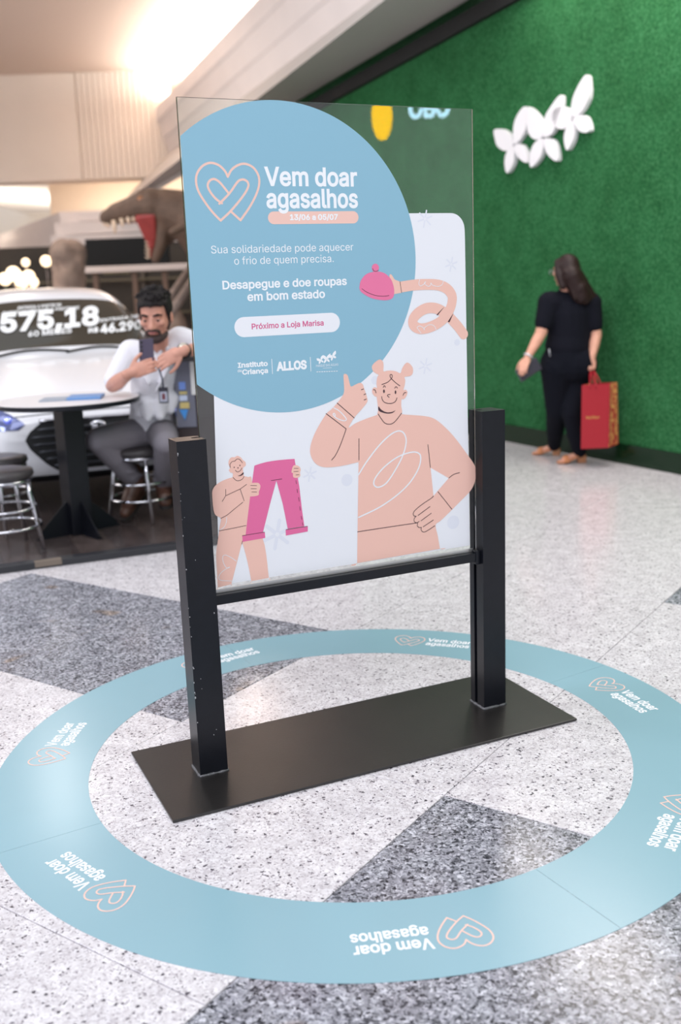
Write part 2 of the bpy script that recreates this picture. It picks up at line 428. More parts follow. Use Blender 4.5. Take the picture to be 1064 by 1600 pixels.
# --- stepped beam (moulded white fascia) with grey soffit running to the wall
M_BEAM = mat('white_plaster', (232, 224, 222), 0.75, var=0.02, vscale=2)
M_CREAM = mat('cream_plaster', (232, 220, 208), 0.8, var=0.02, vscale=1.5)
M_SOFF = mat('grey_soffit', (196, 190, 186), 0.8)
pN = flr(603, 0, 3.90); pF = flr(257, 253, 3.90)
BD = (pF - pN).normalized(); 
far = [onpl(x, y, pF, BD) for x, y in ((257, 253), (249, 226), (246, 222), (241, 200), (238, 196), (236, 176))]
near = [p - BD * 9.5 for p in far]; near2 = [p - BD * 17.4 for p in far]
# give the profile real steps: each band stands back behind the one below
out = Vector((BD.y, -BD.x, 0))
prof = lambda P: P + [P[-1] + out * 0.9 + Vector((0, 0, 0.05)), P[0] + out * 0.05 + Vector((0, 0, 0.08))]
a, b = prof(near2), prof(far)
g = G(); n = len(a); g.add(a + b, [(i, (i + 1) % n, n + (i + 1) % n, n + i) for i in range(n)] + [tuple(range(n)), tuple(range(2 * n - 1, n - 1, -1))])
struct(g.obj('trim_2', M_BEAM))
g = G(); e0, e1 = near2[0] - Vector((0, 0, 0)), far[0]
w0, w1 = on_wall(e0.dot(WD), zt(e0.dot(WD))), on_wall(e1.dot(WD), zt(e1.dot(WD)))
v = [e0, e1, w1, w0]; g.add(v + [p + Vector((0, 0, .1)) for p in v], [(0, 1, 2, 3), (7, 6, 5, 4), (0, 4, 5, 1), (1, 5, 6, 2), (2, 6, 7, 3), (3, 7, 4, 0)])
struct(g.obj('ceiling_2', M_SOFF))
def soffit_pt(px, py, drop=0.0):
    n = (e1 - e0).cross(w0 - e0).normalized(); return onpl(px, py, e0 - Vector((0, 0, drop)), n)

# --- hall ceiling, back wall panels and lower bulkhead
ZC = at(130, 113, 20.0).z
struct(G().box((-13, 9.5, ZC), (6, 23.5, ZC + .15)).obj('ceiling', mat('beige_ceiling', (214, 196, 182), 0.85)))
zlo = at(130, 281, 20.0).z
xs = at(124, 200, 20.0).x; xr = at(263, 200, 20.0).x
wb = struct(G().box((-12.5, 20.05, zlo), (xr, 20.6, ZC)).obj('wall_back', M_CREAM, loc=(-8, 20.3, zlo)))
G().box((-12.4, 19.99, zlo), (xs - .02, 20.05, ZC), .008).obj('panel', M_CREAM, wb)
rib = G().box((xs, 20.03, zlo), (xr, 20.05, ZC))
k = 0; x = xs + .01
while x < xr - .04:
    rib.box((x, 19.995, zlo), (x + .085, 20.035, ZC), .006); x += .105
rib.obj('ribbed_panel', M_CREAM, wb)
struct(G().box((at(80, 340, 22.2).x, 22.2, 0), (5, 22.5, ZC)).obj('wall_back_2', mat('warm_cream_wall', (226, 208, 190), 0.8)))
# lower bulkhead: three stepped bands, turning away at its left end
YB = 19.4
bands = [(327, 343), (345, 364), (366, 391)]
xl = at(76, 340, YB).x
g = G()
for k, (y0, y1) in enumerate(bands):
    z1, z0 = at(150, y0, YB).z, at(150, y1, YB).z
    g.box((xl + .06 * (2 - k), YB + .12 * (2 - k), z0), (3.0, YB + 1.2, z1))
struct(g.obj('trim_3', M_BEAM))
zb1, zb0 = at(150, 327, YB).z, at(150, 391, YB).z
q0, q1 = Vector((xl, YB, 0)), Vector((at(-70, 380, 31).x, 31, 0)); dd = (q1 - q0).normalized(); nn = Vector((-dd.y, dd.x, 0))
if nn.x < 0: nn = -nn
g = G()
for k in range(3):
    h0 = zb0 + (zb1 - zb0) * k / 3; g.frame_box(q0 + nn * (.1 * k) + Vector((0, 0, h0)), q1 - q0, nn * (1.2 - .1 * k), (0, 0, (zb1 - zb0) / 3 - .02))
struct(g.obj('trim_4', M_BEAM))
struct(G().box((-13.4, 9.6, 0), (-13.1, 31.4, 6)).obj('wall_left_2', mat('cream_side_wall', (226, 214, 202), .8)))
struct(G().box((-14, 31.5, 0), (-3, 31.8, 6)).obj('wall_left', mat('white_far_wall', (240, 232, 222), 0.8)))
struct(G().box((-9, 23.6, at(40, 292, 24).z), (at(86, 300, 24).x, 31.5, at(40, 292, 24).z + .2)).obj('ceiling_3', mat('white_ceiling', (240, 234, 226), 0.85)))
# cove lamps (warm strips lying on top of the mouldings, shining up)
m0 = far[-1] - BD * 2.9 + out * .38 + Vector((0, 0, .07))
L_ = lamp('cove_lamp', m0, m0 + Vector((0, 0, 1)), 0.2, 380, (1.0, 0.93, 0.87), 6.4)
L_.rotation_euler = Matrix((-out, BD, (-out).cross(BD))).transposed().to_euler()
lamp('cove_lamp', (xl + 2.0, YB + 1.9, zb1 - .05), (xl + 2.0, YB + 2.6, zb1 + .6), 5.0, 70, (1.0, 0.86, 0.70), .2)
lamp('cove_lamp', (-7.4, 26, zb1 + .1), (-7.2, 26.5, zb1 + 3), .4, 260, (1.0, 0.92, 0.82), 8)
p_ = flr(98, 1240); d_ = ray(98, 1240); d_.z = -d_.z; p_ = p_ + d_ * ((ZC - .03) / d_.z)
lamp('ceiling_spot', p_, p_ - Vector((0, 0, 1)), .34, 55, (1.0, 0.97, 0.94))
lamp('bumper_fill', (-5.2, 1.8, 3.4), (-1.6, 6.4, .5), 1.2, 70, (0.80, 0.84, 1.0), 1.2)  # bluish lamp added out of view to brighten the car bumper and stools
lamp('hall_lamp', (-4.5, 12.5, ZC - .1), (-5, 16, 1.5), 1.5, 110, (1.0, 0.88, 0.78), 3)
for t in (.02, .30, .58, .86):      # unseen light panels added under the soffit to brighten the corridor
    a_ = (near2[0] * .62 + w0 * .38).lerp(e1 * .62 + w1 * .38, t * .30); lamp('soffit_fill', a_ - Vector((0, 0, .02)), a_ - Vector((0, 0, 2)), 1.1, 47, (1.0, 0.91, 0.85), 1.1)

# ================================================================== FLOOR RING
YAW = 0.4256
SU = Vector((math.cos(YAW), math.sin(YAW), 0)); SV = Vector((-math.sin(YAW), math.cos(YAW), 0)); SO = Vector((0.029, 2.996, 0))
def st(u, v, z): return SO + SU * u + SV * v + Vector((0, 0, z))
RC = Vector((0.030, 2.931, 0)); R1, R2 = 1.105, 0.824
ring = thing('floor_ring_sticker', 'flat pale blue ring sticker on the granite around the sign stand', 'floor sticker', RC)
seams = [math.radians(a) for a in (-150, -60, 33, 118)]
def ring_seg(a0, a1):
    n = 40; v = []; f = []
    for k in range(n + 1):
        a = a0 + (a1 - a0) * k / n
        for r in (R2, R1):
            for z in (0.0002, 0.0009): v.append(RC + Vector((r * math.cos(a), r * math.sin(a), z)))
    for k in range(n):
        i = 4 * k; f += [(i + 1, i + 3, i + 7, i + 5), (i, i + 4, i + 6, i + 2), (i, i + 1, i + 5, i + 4), (i + 2, i + 6, i + 7, i + 3)]
    f += [(0, 2, 3, 1), (4 * n, 4 * n + 1, 4 * n + 3, 4 * n + 2)]
    obj('vinyl_segment', v, f, M_RING, ring)
for k, a0 in enumerate(seams):
    a1 = seams[(k + 1) % 4] + (2 * math.pi if k == 3 else 0); ring_seg(a0 + .0006, a1 - .0006)

# heart of two folded ribbons, drawn in its own units (as measured on the poster)
HEART = [[(235, 140), (218, 106), (180, 70), (130, 56), (84, 74), (52, 115), (43, 165), (58, 228), (105, 305), (150, 362), (192, 405)],
         [(235, 140), (258, 98), (297, 70), (340, 62), (388, 84), (419, 130), (425, 182), (408, 245), (368, 322), (312, 403)],
         [(192, 405), (252, 348), (322, 264), (356, 208), (358, 178), (340, 160), (316, 158), (292, 174), (245, 240), (184, 303)],
         [(240, 240), (212, 204), (182, 170), (152, 154), (125, 165), (114, 195), (132, 236), (165, 275), (200, 300)],
         [(252, 348), (312, 403)]]
def heart(F, X, Y, wd):
    for s in HEART: F.stroke([(X(p.x), Y(p.y)) for p in smooth_path(s, seg=7)], wd)
TXT_OFF = 0.023
for k in range(7):
    a = math.radians(77.1 - 51.43 * k - 6.4)
    eo = Vector((math.cos(a), math.sin(a), 0)); et = Vector((eo.y, -eo.x, 0)); K = 0.000318
    to3 = lambda x, y, eo=eo, et=et: RC + eo * (.966 + y) + et * x + Vector((0, 0, .0013))
    X = lambda x: (x - 545) * K; Y = lambda y: (225 - y) * K
    F = Flat(to3, Vector((0, 0, 1))); heart(F, X, Y, 13 * K); F.obj('heart_emblem', M_PEACH, ring)
    F = Flat(to3, Vector((0, 0, 1))); F.text('Vem doar', X(460), X(1018), Y(193), 113 * K, 'V', TXT_OFF); F.text('agasalhos', X(470), X(1022), Y(326), 114 * K, 'l', TXT_OFF)
    F.obj('lettering', M_LETTER, ring)

# ================================================================== SIGN STAND
stand = thing('sign_stand', 'black steel stand with upright posts holding a glass poster sign inside the floor ring', 'sign', st(0, 0, 0))
g = G().frame_box(st(-.6736, -.2393, 0.0015), SU * 1.3472, SV * .4787, (0, 0, .0075), .0015); g.obj('base_plate', M_PLATE, stand)
PH = 1.006; PZ = .009
def post(u0, u1, inner):
    """square tube with a glazing slot down its inner face"""
    v0, v1, s0, s1, dp = -.031, .051, .0095, .0255, .028
    if inner > 0: P = [(u0, v0), (u1, v0), (u1, s0), (u1 - dp, s0), (u1 - dp, s1), (u1, s1), (u1, v1), (u0, v1)]
    else: P = [(u1, v1), (u0, v1), (u0, s1), (u0 + dp, s1), (u0 + dp, s0), (u0, s0), (u0, v0), (u1, v0)]
    n = len(P); v = [st(a, b, PZ) for a, b in P] + [st(a, b, PH) for a, b in P]
    f = [(i, (i + 1) % n, n + (i + 1) % n, n + i) for i in range(n)] + [tuple(range(n))[::-1], tuple(range(n, 2 * n))]
    o = obj('post', v, f, M_PAINT, stand)
    wg = G(); random.seed(3 if inner > 0 else 5); r = []
    for (a, b), (c, d) in zip([(u0, v0), (u1, v0), (u1, v1), (u0, v1)], [(u1, v0), (u1, v1), (u0, v1), (u0, v0)]):
        for k in range(9):
            t = k / 9; r.append((st(a + (c - a) * t, b + (d - b) * t, PZ + .001), .0045 + random.uniform(-.0012, .0018)))
    wg.tube([p for p, q in r], [q for p, q in r], 7, closed=True); wg.obj('weld_bead', M_WELD, stand, True)
    return o
pl = post(-.531, -.446, 1); pr = post(.453, .538, -1)
G().frame_box(st(-.446, -.012, .517), SU * .899, SV * .058, (0, 0, .029), .002).obj('crossbar', M_PAINT, stand)
G().frame_box(st(.436, -.016, .508), SU * .017, SV * .03, (0, 0, .046), .003).obj('bracket', M_PAINT, stand)
# chips in the paint of the left post
random.seed(11); g = G()
for k in range(26):
    z = random.uniform(.1, .99); u = random.choice([-.531 + random.uniform(0, .003), random.uniform(-.53, -.45)]); r = random.uniform(.0008, .0022)
    g.ball(st(u, -.0312, z), (r, r * .6, r * random.uniform(.7, 2.2)), 6, 4)
o = g.obj('paint_chip', mat('bare_metal_chip', (175, 175, 180), 0.5), pl); o['kind'] = 'stuff'
# glass sheet
VG = 0.0135; GT = .008
def gl():
    m = bpy.data.materials.new('clear_glass'); m.use_nodes = True; nt = m.node_tree; b = nt.nodes['Principled BSDF']
    b.inputs['Base Color'].default_value = (.93, .975, .96, 1); b.inputs['Roughness'].default_value = 0.0; b.inputs['IOR'].default_value = 1.5
    b.inputs['Transmission Weight'].default_value = 1.0; return m
M_GLASS = gl()
GU0, GU1, GZ0, GZ1 = -.4505, .4555, .5465, 1.9045
glass = G().frame_box(st(GU0, VG, GZ0), SU * (GU1 - GU0), SV * GT, (0, 0, GZ1 - GZ0), .0006).obj('glass_panel', M_GLASS, stand)
G().frame_box(st(-.445, VG - .0045, .5462), SU * .885, SV * .0035, (0, 0, .0125), .0008).obj('glazing_strip', M_SILVER, stand)

# --- the print on the glass: measured in the photograph, laid on the sheet's face
PP0 = st(0, VG, 0); PN_ = SV.copy()
def pq(x, y):
    q = onpl(x, y, PP0, PN_) - SO; return (q.dot(SU), q.z)
def layer(k): return lambda u, z: st(u, VG - .0002 - .00016 * k, z)
PXM = 0.00186
def zs(ox, oy, s, pts): return [(ox + p[0] / s, oy + p[1] / s) for p in pts]
def P2(pts): return [pq(*p) for p in pts]
def curve(F, pts, wd, sm=True):
    q = P2(pts); F.stroke(smooth_path(q) if sm and len(q) > 2 else q, wd * PXM)
def shape(F, pts, sm=True): q = P2(pts); F.poly([tuple(p) for p in smooth_path(q, True, 5)] if sm else q)

# white sheet with a rounded upper right corner
F = Flat(layer(0), -SV); pts = P2([(333.5, 600), (343, 914.5)]) + P2([(734, 852)])
c = P2([(725.5, 372)])[0]; r = .048; zt_ = pq(690, 333)[1]; ur = pq(726, 380)[0]
pts += [(ur + .001, c[1])] + [(ur - r + r * math.cos(t), zt_ - r + r * math.sin(t)) for t in [math.pi / 2 * k / 10 for k in range(11)]] + [(pq(560, 333)[0], zt_), (pq(560, 600)[0], pq(560, 600)[1])]
F.poly(pts); F.obj('printed_sheet', M_PWHITE, glass)
# pale snowflakes and dots
F = Flat(layer(1), -SV)
def flake(x, y, r, wd, arms=6):
    c = Vector(pq(x, y)); r *= PXM
    V = []; Fc = []
    for k in range(arms):
        a = math.pi * 2 * k / arms + .3; v, f = ribbon([c + Vector((math.cos(a), math.sin(a))) * r * .26, c + Vector((math.cos(a), math.sin(a))) * r], wd * PXM); q = len(V); V += v; Fc += [tuple(i + q for i in t) for t in f]
    F.add(V, Fc)
flake(705, 413, 11, 2.6); flake(664.6, 572, 12, 2.6); flake(484, 741, 11, 3); flake(433, 835, 23, 6); flake(664, 342, 13, 2.6)
for x, y, r in ((714, 535, 5.5), (586, 594, 7), (542, 750, 10), (708, 816, 12)): F.disc(pq(x, y), r * PXM)
F.each('printed_snowflake', M_FLAKE, glass)
# blue disc, cut off at the sheet's left edge
dp = P2([(284, 209), (336, 175), (409.7, 158), (463, 161), (505.5, 174), (548, 199), (580, 230), (650, 400), (646, 451), (634, 498), (598, 561.6), (480, 639), (429, 644), (356, 629), (309.6, 602)])
# least-squares circle
sx = [sum(v) for v in zip(*[(p[0] ** 2, p[0] * p[1], p[0], p[1] ** 2, p[1], 1, p[0] * (p[0] ** 2 + p[1] ** 2), p[1] * (p[0] ** 2 + p[1] ** 2), p[0] ** 2 + p[1] ** 2) for p in dp])]
A = Matrix(((sx[0], sx[1], sx[2]), (sx[1], sx[3], sx[4]), (sx[2], sx[4], sx[5]))); sol = A.inverted() @ Vector((sx[6], sx[7], sx[8]))
dc = (sol.x / 2, sol.y / 2); dr = math.sqrt(sol.z + dc[0] ** 2 + dc[1] ** 2)
F = Flat(layer(2), -SV); pts = []
uL = GU0 + .002
for k in range(181):
    a = math.pi * 2 * k / 180; p = (dc[0] + dr * math.cos(a), dc[1] + dr * math.sin(a))
    if p[0] >= uL: pts.append(p)
    elif not pts or pts[-1][0] > uL + 1e-9 or True:
        pts.append((uL, p[1]))
F.poly(pts[:-1]); F.obj('printed_disc', M_BLUE, glass)
# heart and headline
h5 = lambda x, y: pq(295 + x / 3.869, 240 + y / 3.869)
class PF(Flat):
    def ptext(s, t, bl, br, hpx, ref='H', off=0.0):
        """baseline from pixel bl to pixel br, ref glyph hpx tall at the left end"""
        a, b = pq(*bl), pq(*br); top = pq(bl[0], bl[1] - hpx); v, f = text_mesh(t, off); k = (top[1] - a[1]) / glyph_h(ref, off); zb = (a[1] + b[1]) / 2
        return s.add([(a[0] + (b[0] - a[0]) * p[0], zb + k * p[1]) for p in v], f)
F = Flat(layer(3), -SV)
for s in HEART: F.stroke([Vector(h5(p.x, p.y)) for p in smooth_path(s, seg=7)], 3.3 * PXM)
F.obj('heart_emblem', M_PEACH, glass)
def pill(F, xl, xr, yl, yr, hl, hr):
    """rounded bar between two end pixels, half heights in px"""
    a, b = Vector(pq(xl, yl)), Vector(pq(xr, yr)); h = (pq(xl, yl - hl)[1] - a.y + pq(xr, yr - hr)[1] - b.y) / 2; z = (a.y + b.y) / 2; pts = []
    for k in range(13): t = math.pi / 2 + math.pi * k / 12; pts.append((a.x + h + h * math.cos(t), z + h * math.sin(t)))
    for k in range(13): t = -math.pi / 2 + math.pi * k / 12; pts.append((b.x - h + h * math.cos(t), z + h * math.sin(t)))
    F.poly(pts)
F = Flat(layer(3), -SV); pill(F, 418.5, 560, 340.5, 339.5, 9.8, 9.8); F.obj('printed_bar', M_PEACH, glass, label='salmon pink bar behind the dates')
F = Flat(layer(3), -SV); pill(F, 366, 531, 510.5, 504.5, 16, 15); F.obj('printed_bar', M_PWHITE, glass, label='white rounded bar behind the pink text')
def line_of_text(t, bl, br, h, ref, off, m=M_LETTER, k=4):
    F = PF(layer(k), -SV); F.ptext(t, bl, br, h, ref, off); F.obj('lettering', m, glass)
line_of_text('Vem doar', (413.6, 289.5), (558.2, 290.5), 29.3, 'V', TXT_OFF)
line_of_text('agasalhos', (416.5, 324), (559.3, 324.2), 29.8, 'l', TXT_OFF)
line_of_text('13/06 a 05/07', (453, 343.6), (527.8, 343.2), 8.8, '1', .03)
line_of_text('Sua solidariedade pode aquecer', (330, 396), (552, 391.4), 12.2, 'S', 0)
line_of_text('o frio de quem precisa.', (366, 413.3), (521.3, 409.6), 12.4, 'f', 0)
line_of_text('Desapegue e doe roupas', (347.7, 451.8), (541.8, 445), 13.2, 'D', .022)
line_of_text('em bom estado', (386.6, 470.3), (507.8, 464.8), 13.3, 'b', .022)
line_of_text('Próximo a Loja Marisa', (393.3, 514.3), (505.6, 508.4), 8.7, 'P', .018, M_PINKTXT)
line_of_text('Instituto', (371.5, 573.9), (418.4, 572), 7.8, 'I', .03)
line_of_text('da', (371.2, 581.4), (377.4, 581.0), 4.2, 'd', .01)
line_of_text('Criança', (378.4, 584.7), (418.7, 582.8), 7.8, 'C', .03)
line_of_text('ALLOS', (432, 578.9), (479.3, 575.8), 13.6, 'L', .045)
line_of_text('PARQUE DAS ÁGUAS', (493.8, 573.2), (528.3, 571.6), 3.6, 'P', 0)
F = Flat(layer(4), -SV)
for a, b, wd in (((424.4, 561), (425.6, 584), .9), ((484.6, 558), (485.6, 580), .9), ((504.5, 575.2), (518, 574.6), .5)): F.stroke(P2([a, b]), wd * PXM)
for k in range(9): F.stroke(P2([(494.6 + k * 3.8, 581.1 - k * .14), (496.6 + k * 3.8, 581.0 - k * .14)]), 1.0 * PXM)
F.each('printed_rule', M_LETTER, glass)

# butterfly emblem outlines (wall sign measured at 1.887x): three flights of four petals
PET = [[[(512, 382), (540, 381), (562, 402), (570, 427), (546, 446), (522, 432), (514, 408)], [(604, 312), (577, 345), (568, 385), (572, 426), (594, 405), (607, 372)],
        [(570, 430), (551, 444), (543, 478), (550, 512), (568, 486), (573, 452)], [(573, 428), (592, 425), (606, 446), (610, 480), (590, 471), (576, 452)]],
       [[(605, 316), (634, 330), (655, 365), (656, 404), (631, 412), (611, 386)], [(709, 278), (683, 308), (660, 350), (658, 404), (685, 392), (700, 350), (712, 310)],
        [(656, 408), (631, 421), (617, 458), (620, 495), (646, 470), (657, 438)], [(660, 408), (685, 411), (697, 437), (699, 476), (675, 462), (662, 438)]],
       [[(741, 349), (735, 324), (714, 313), (690, 321), (680, 346), (695, 375), (715, 382), (734, 367)], [(784, 218), (757, 258), (741, 302), (742, 345), (768, 332), (790, 292), (792, 250)],
        [(743, 355), (725, 376), (718, 410), (727, 445), (745, 415), (750, 380)], [(746, 349), (765, 338), (785, 346), (795, 385), (771, 391), (754, 374)]]]
F = Flat(layer(4), -SV)
def small_emblem(px, py):    # wall emblem units -> poster pixels
    return pq(494.5 + (px - 512) * (30.5 / 283), 554.5 + (py - 300) * (.068) - (px - 512) * .004)
for c3 in PET:
    for p in c3: F.poly([small_emblem(*q) for q in smooth_path(p, True, 3)])
F.obj('butterfly_emblem', M_LETTER, glass)

# --- illustrations
f1 = lambda P: zs(480, 550, 6.65, P); f2 = lambda P: zs(550, 550, 8.867, P); r2 = lambda P: zs(500, 640, 3.547, P)
f3 = lambda P: zs(320, 700, 5.911, P); f4 = lambda P: zs(550, 390, 5.6, P); h8 = lambda P: zs(600, 720, 6.65, P)
F = Flat(layer(4), -SV)
body = f1([(760, 610), (735, 648), (620, 690), (500, 740), (430, 785), (490, 680), (560, 600), (622, 520), (620, 470), (605, 420), (590, 378), (575, 335), (545, 320), (500, 338), (455, 358), (440, 325), (421, 248), (400, 228), (379, 232), (376, 270), (382, 400), (362, 460), (310, 530), (250, 595), (195, 645), (100, 800), (45, 930), (28, 1030), (50, 1110), (100, 1170), (180, 1197), (300, 1192), (420, 1170), (533, 1143), (533, 1143)]) + \
    r2([(213, 310), (210, 500), (207, 700), (205, 851), (205, 851), (664, 771), (664, 771), (652, 700), (640, 640), (665, 618), (700, 585), (780, 505), (835, 447), (860, 390), (863, 330), (845, 290), (800, 227), (750, 160), (700, 105), (640, 55), (580, 36), (450, 25), (440, 10)])
q = P2(body); q2 = [q[0]]
qs = smooth_path(q, True, 4); F.poly([tuple(p) for p in qs])
head_ = f2([(362, 880), (360, 800), (355, 740), (342, 640), (340, 622), (312, 612), (285, 580), (275, 540), (288, 502), (318, 488), (343, 498), (338, 440), (341, 385), (352, 340), (366, 318), (330, 297), (290, 265), (274, 225), (277, 190), (310, 148), (365, 108), (398, 106), (425, 132), (436, 185), (436, 266), (480, 260), (540, 257), (610, 269), (668, 292), (690, 232), (720, 180), (752, 150), (778, 150), (808, 172), (838, 215), (844, 265), (832, 310), (795, 335), (728, 346), (736, 395), (728, 460), (712, 528), (740, 522), (765, 550), (758, 598), (733, 638), (705, 656), (685, 654), (680, 740), (682, 870), (520, 960)])
shape(F, head_); F.each('printed_figure', M_SALMON, glass)
F = Flat(layer(5), -SV); shape(F, r2([(612, 322), (712, 380), (660, 440), (628, 478)]), False); F.obj('printed_gap', M_PWHITE, glass)
F = Flat(layer(6), -SV); W1 = 1.15
for c in ([(543, 370), (500, 412), (455, 435), (410, 450)], [(543, 370), (580, 405), (620, 440), (660, 468)], [(540, 370), (524, 335), (530, 313), (548, 315), (556, 335), (545, 368)],
          [(430, 492), (440, 468), (452, 470), (460, 488)], [(590, 500), (602, 482), (615, 485), (626, 500)], [(525, 587), (495, 592), (489, 608), (512, 626)],
          [(408, 618), (420, 665), (455, 700), (515, 713), (570, 704), (605, 675), (620, 635)], [(294, 523), (316, 526), (330, 566)], [(746, 561), (722, 566), (704, 600)],
          [(360, 858), (400, 920), (450, 982), (510, 1000), (565, 985), (620, 932), (683, 848)]): curve(F, f2(c), W1)
for c, rx, ry in (((440, 543), 14, 26), ((600, 557), 13, 27)): F.disc(pq(*f2([c])[0]), rx / 8.867 * PXM, ry / 8.867 * PXM)
shape(F, f2([(365, 755), (400, 795), (450, 826), (500, 836), (560, 827), (600, 808), (560, 842), (500, 853), (430, 842), (367, 812)]))
for c in ([(310, 530), (487, 685)], [(195, 640), (403, 798)], [(536, 900), (536, 1122)], [(560, 392), (582, 384)], [(588, 444), (607, 433)], [(590, 498), (611, 489)]): curve(F, f1(c), W1, False)
curve(F, f1([(403, 798), (375, 880), (335, 985), (290, 1075), (252, 1122)]), W1)
for c in ([(597, 195), (604, 258), (610, 320)], [(714, 378), (740, 359), (772, 349)], [(653, 455), (692, 504), (729, 551)], [(207, 677), (370, 652), (540, 627)]): curve(F, r2(c), W1)
for c in ([(512, 365), (490, 388), (400, 448), (330, 505), (303, 542), (309, 570), (332, 576)], [(332, 576), (312, 600), (313, 630), (338, 643), (362, 630)], [(348, 648), (344, 675), (362, 692), (386, 691)], [(386, 691), (384, 718), (404, 738), (440, 730), (525, 675)]): curve(F, h8(c), W1)
for c in ([(352, 567), (475, 475)], [(383, 622), (488, 545)], [(405, 685), (510, 615)]): curve(F, h8(c), W1, False)
F.each('printed_line', M_LINE, glass)
F = Flat(layer(6), -SV)
curve(F, r2([(213, 360), (260, 285), (330, 195), (395, 135), (440, 118), (468, 138), (476, 185), (455, 260), (410, 345), (365, 408), (322, 430), (298, 415), (306, 378), (355, 318), (430, 262), (500, 237), (541, 239), (557, 265), (545, 325), (500, 400), (430, 470), (330, 540), (213, 597)]), 2.3)
curve(F, f1([(275, 580), (325, 608), (375, 655), (405, 698), (385, 714), (330, 700), (288, 675), (268, 650), (276, 636), (290, 655), (282, 672)]), 1.5)
F.each('printed_scribble', M_PWHITE, glass)

# arm with the woolly hat
F = Flat(layer(4), -SV); arm = [(395, 330), (430, 327), (550, 309), (680, 305), (765, 313), (828, 342), (868, 390), (876, 440), (860, 510), (815, 590), (745, 648), (655, 686), (585, 690), (538, 660), (534, 610), (575, 556), (645, 516), (720, 512), (790, 540), (850, 590), (915, 660), (950, 705), (975, 740)]
ap = smooth_path(P2(f4(arm))); F.stroke(ap, 17.2 * PXM); F.poly(P2(f4([(325, 225), (335, 213), (347, 222), (372, 262), (418, 280), (430, 378), (368, 390), (340, 320)])))
o = F.each('printed_arm', M_SALMON, glass)
F = Flat(layer(5), -SV); shape(F, f4([(65, 318), (76, 272), (112, 224), (160, 200), (230, 192), (290, 211), (340, 260), (362, 320), (368, 370), (361, 412), (332, 436), (270, 443), (170, 425), (90, 380), (66, 348)])); F.disc(pq(*f4([(203, 160)])[0]), 36 / 5.6 * PXM)
F.each('printed_hat', M_HATPINK, glass)
F = Flat(layer(6), -SV)
for c in ([(85, 342), (130, 373), (200, 400), (270, 408), (322, 402)], [(179, 166), (190, 186), (212, 190), (230, 180)], [(418, 280), (432, 376)]): curve(F, f4(c), .8)
F.poly(P2(f4([(737, 571), (748, 575), (804, 504), (798, 508)]))); F.poly(P2(f4([(836, 631), (851, 637), (888, 552)]))); F.each('printed_line', M_LINE, glass)
F = Flat(layer(6), -SV)
curve(F, f4([(590, 262), (584, 298), (597, 318), (630, 300), (643, 280), (632, 296), (664, 322), (686, 310), (688, 292), (705, 312), (750, 322), (785, 308), (798, 275)]), .9)
curve(F, f4([(603, 731), (577, 697), (569, 680), (592, 668), (622, 684), (634, 704), (628, 690), (662, 662), (698, 658), (722, 674), (734, 700)]), .9)
F.each('printed_scribble', M_PWHITE, glass)

# man with the pink trousers
F = Flat(layer(4), -SV)
shape(F, f3([(262, 270), (180, 295), (110, 335), (72, 385), (68, 450), (80, 570), (100, 620), (146, 650), (138, 720), (120, 850), (104, 980), (112, 1150), (118, 1288), (119, 1289), (243, 1258), (245, 1255), (300, 1040), (340, 888), (350, 888), (395, 1060), (429, 1228), (432, 1229), (588, 1199), (590, 1195), (535, 840), (400, 790), (430, 500), (440, 440), (430, 277), (400, 268), (362, 262)]))
shape(F, f3([(265, 285), (258, 236), (236, 226), (221, 205), (231, 186), (219, 150), (222, 112), (245, 86), (275, 84), (300, 72), (330, 85), (350, 110), (374, 130), (376, 162), (352, 186), (357, 240), (360, 285)]))
F.each('printed_figure', M_SALMON, glass)
F = Flat(layer(5), -SV)
F.poly(P2(f3([(457, 163), (500, 148), (560, 131), (620, 120), (680, 112), (760, 105), (827, 100), (848, 220), (872, 360), (895, 560), (918, 722), (765, 746), (720, 520), (660, 300), (600, 520), (535, 782), (375, 808), (392, 660), (414, 480), (438, 300)])))
F.poly(P2(f3([(345, 810), (553, 778), (557, 830), (347, 867)]))); F.poly(P2(f3([(745, 755), (950, 722), (950, 770), (748, 808)])))
F.each('printed_trousers', M_PINK, glass)
F = Flat(layer(6), -SV)
shape(F, f3([(815, 165), (848, 160), (874, 174), (884, 200), (878, 228), (880, 258), (850, 275), (816, 268), (812, 232), (799, 222)]))
shape(F, f3([(410, 330), (440, 322), (490, 322), (511, 345), (509, 375), (498, 402), (494, 434), (445, 446), (405, 440), (400, 385)]))
F.each('printed_hand', M_SALMON, glass)
F = Flat(layer(7), -SV)
for c in ([(235, 180), (231, 152), (250, 126), (276, 120), (296, 101), (322, 107), (346, 136)], [(280, 205), (300, 220), (325, 210), (341, 184)], [(260, 272), (288, 298), (318, 300), (345, 286), (361, 262)], [(350, 500), (280, 556), (205, 618), (148, 649)], [(130, 765), (250, 742), (380, 715)]): curve(F, f3(c), .75)
for c in ([(192, 380), (192, 440), (160, 493)], [(192, 440), (325, 378), (385, 335)], [(325, 378), (362, 487)], [(345, 860), (340, 887)], [(345, 809), (550, 776)], [(750, 753), (946, 722)], [(612, 300), (710, 285)], [(840, 300), (845, 330)], [(850, 380), (855, 412)], [(865, 455), (870, 492)], [(876, 540), (880, 575)], [(889, 630), (894, 660)], [(900, 690), (903, 712)],
          [(822, 188), (862, 188)], [(820, 218), (862, 214)], [(840, 248), (868, 246)], [(422, 345), (478, 347)], [(425, 376), (475, 376)], [(432, 405), (478, 406)]): curve(F, f3(c), .75, False)
for c in ((270, 178), (323, 160), (305, 183)): F.disc(pq(*f3([c])[0]), .8 * PXM, 1.1 * PXM)
shape(F, f3([(305, 257), (330, 246), (354, 224), (355, 240), (332, 256)])); F.each('printed_line', M_LINE, glass)
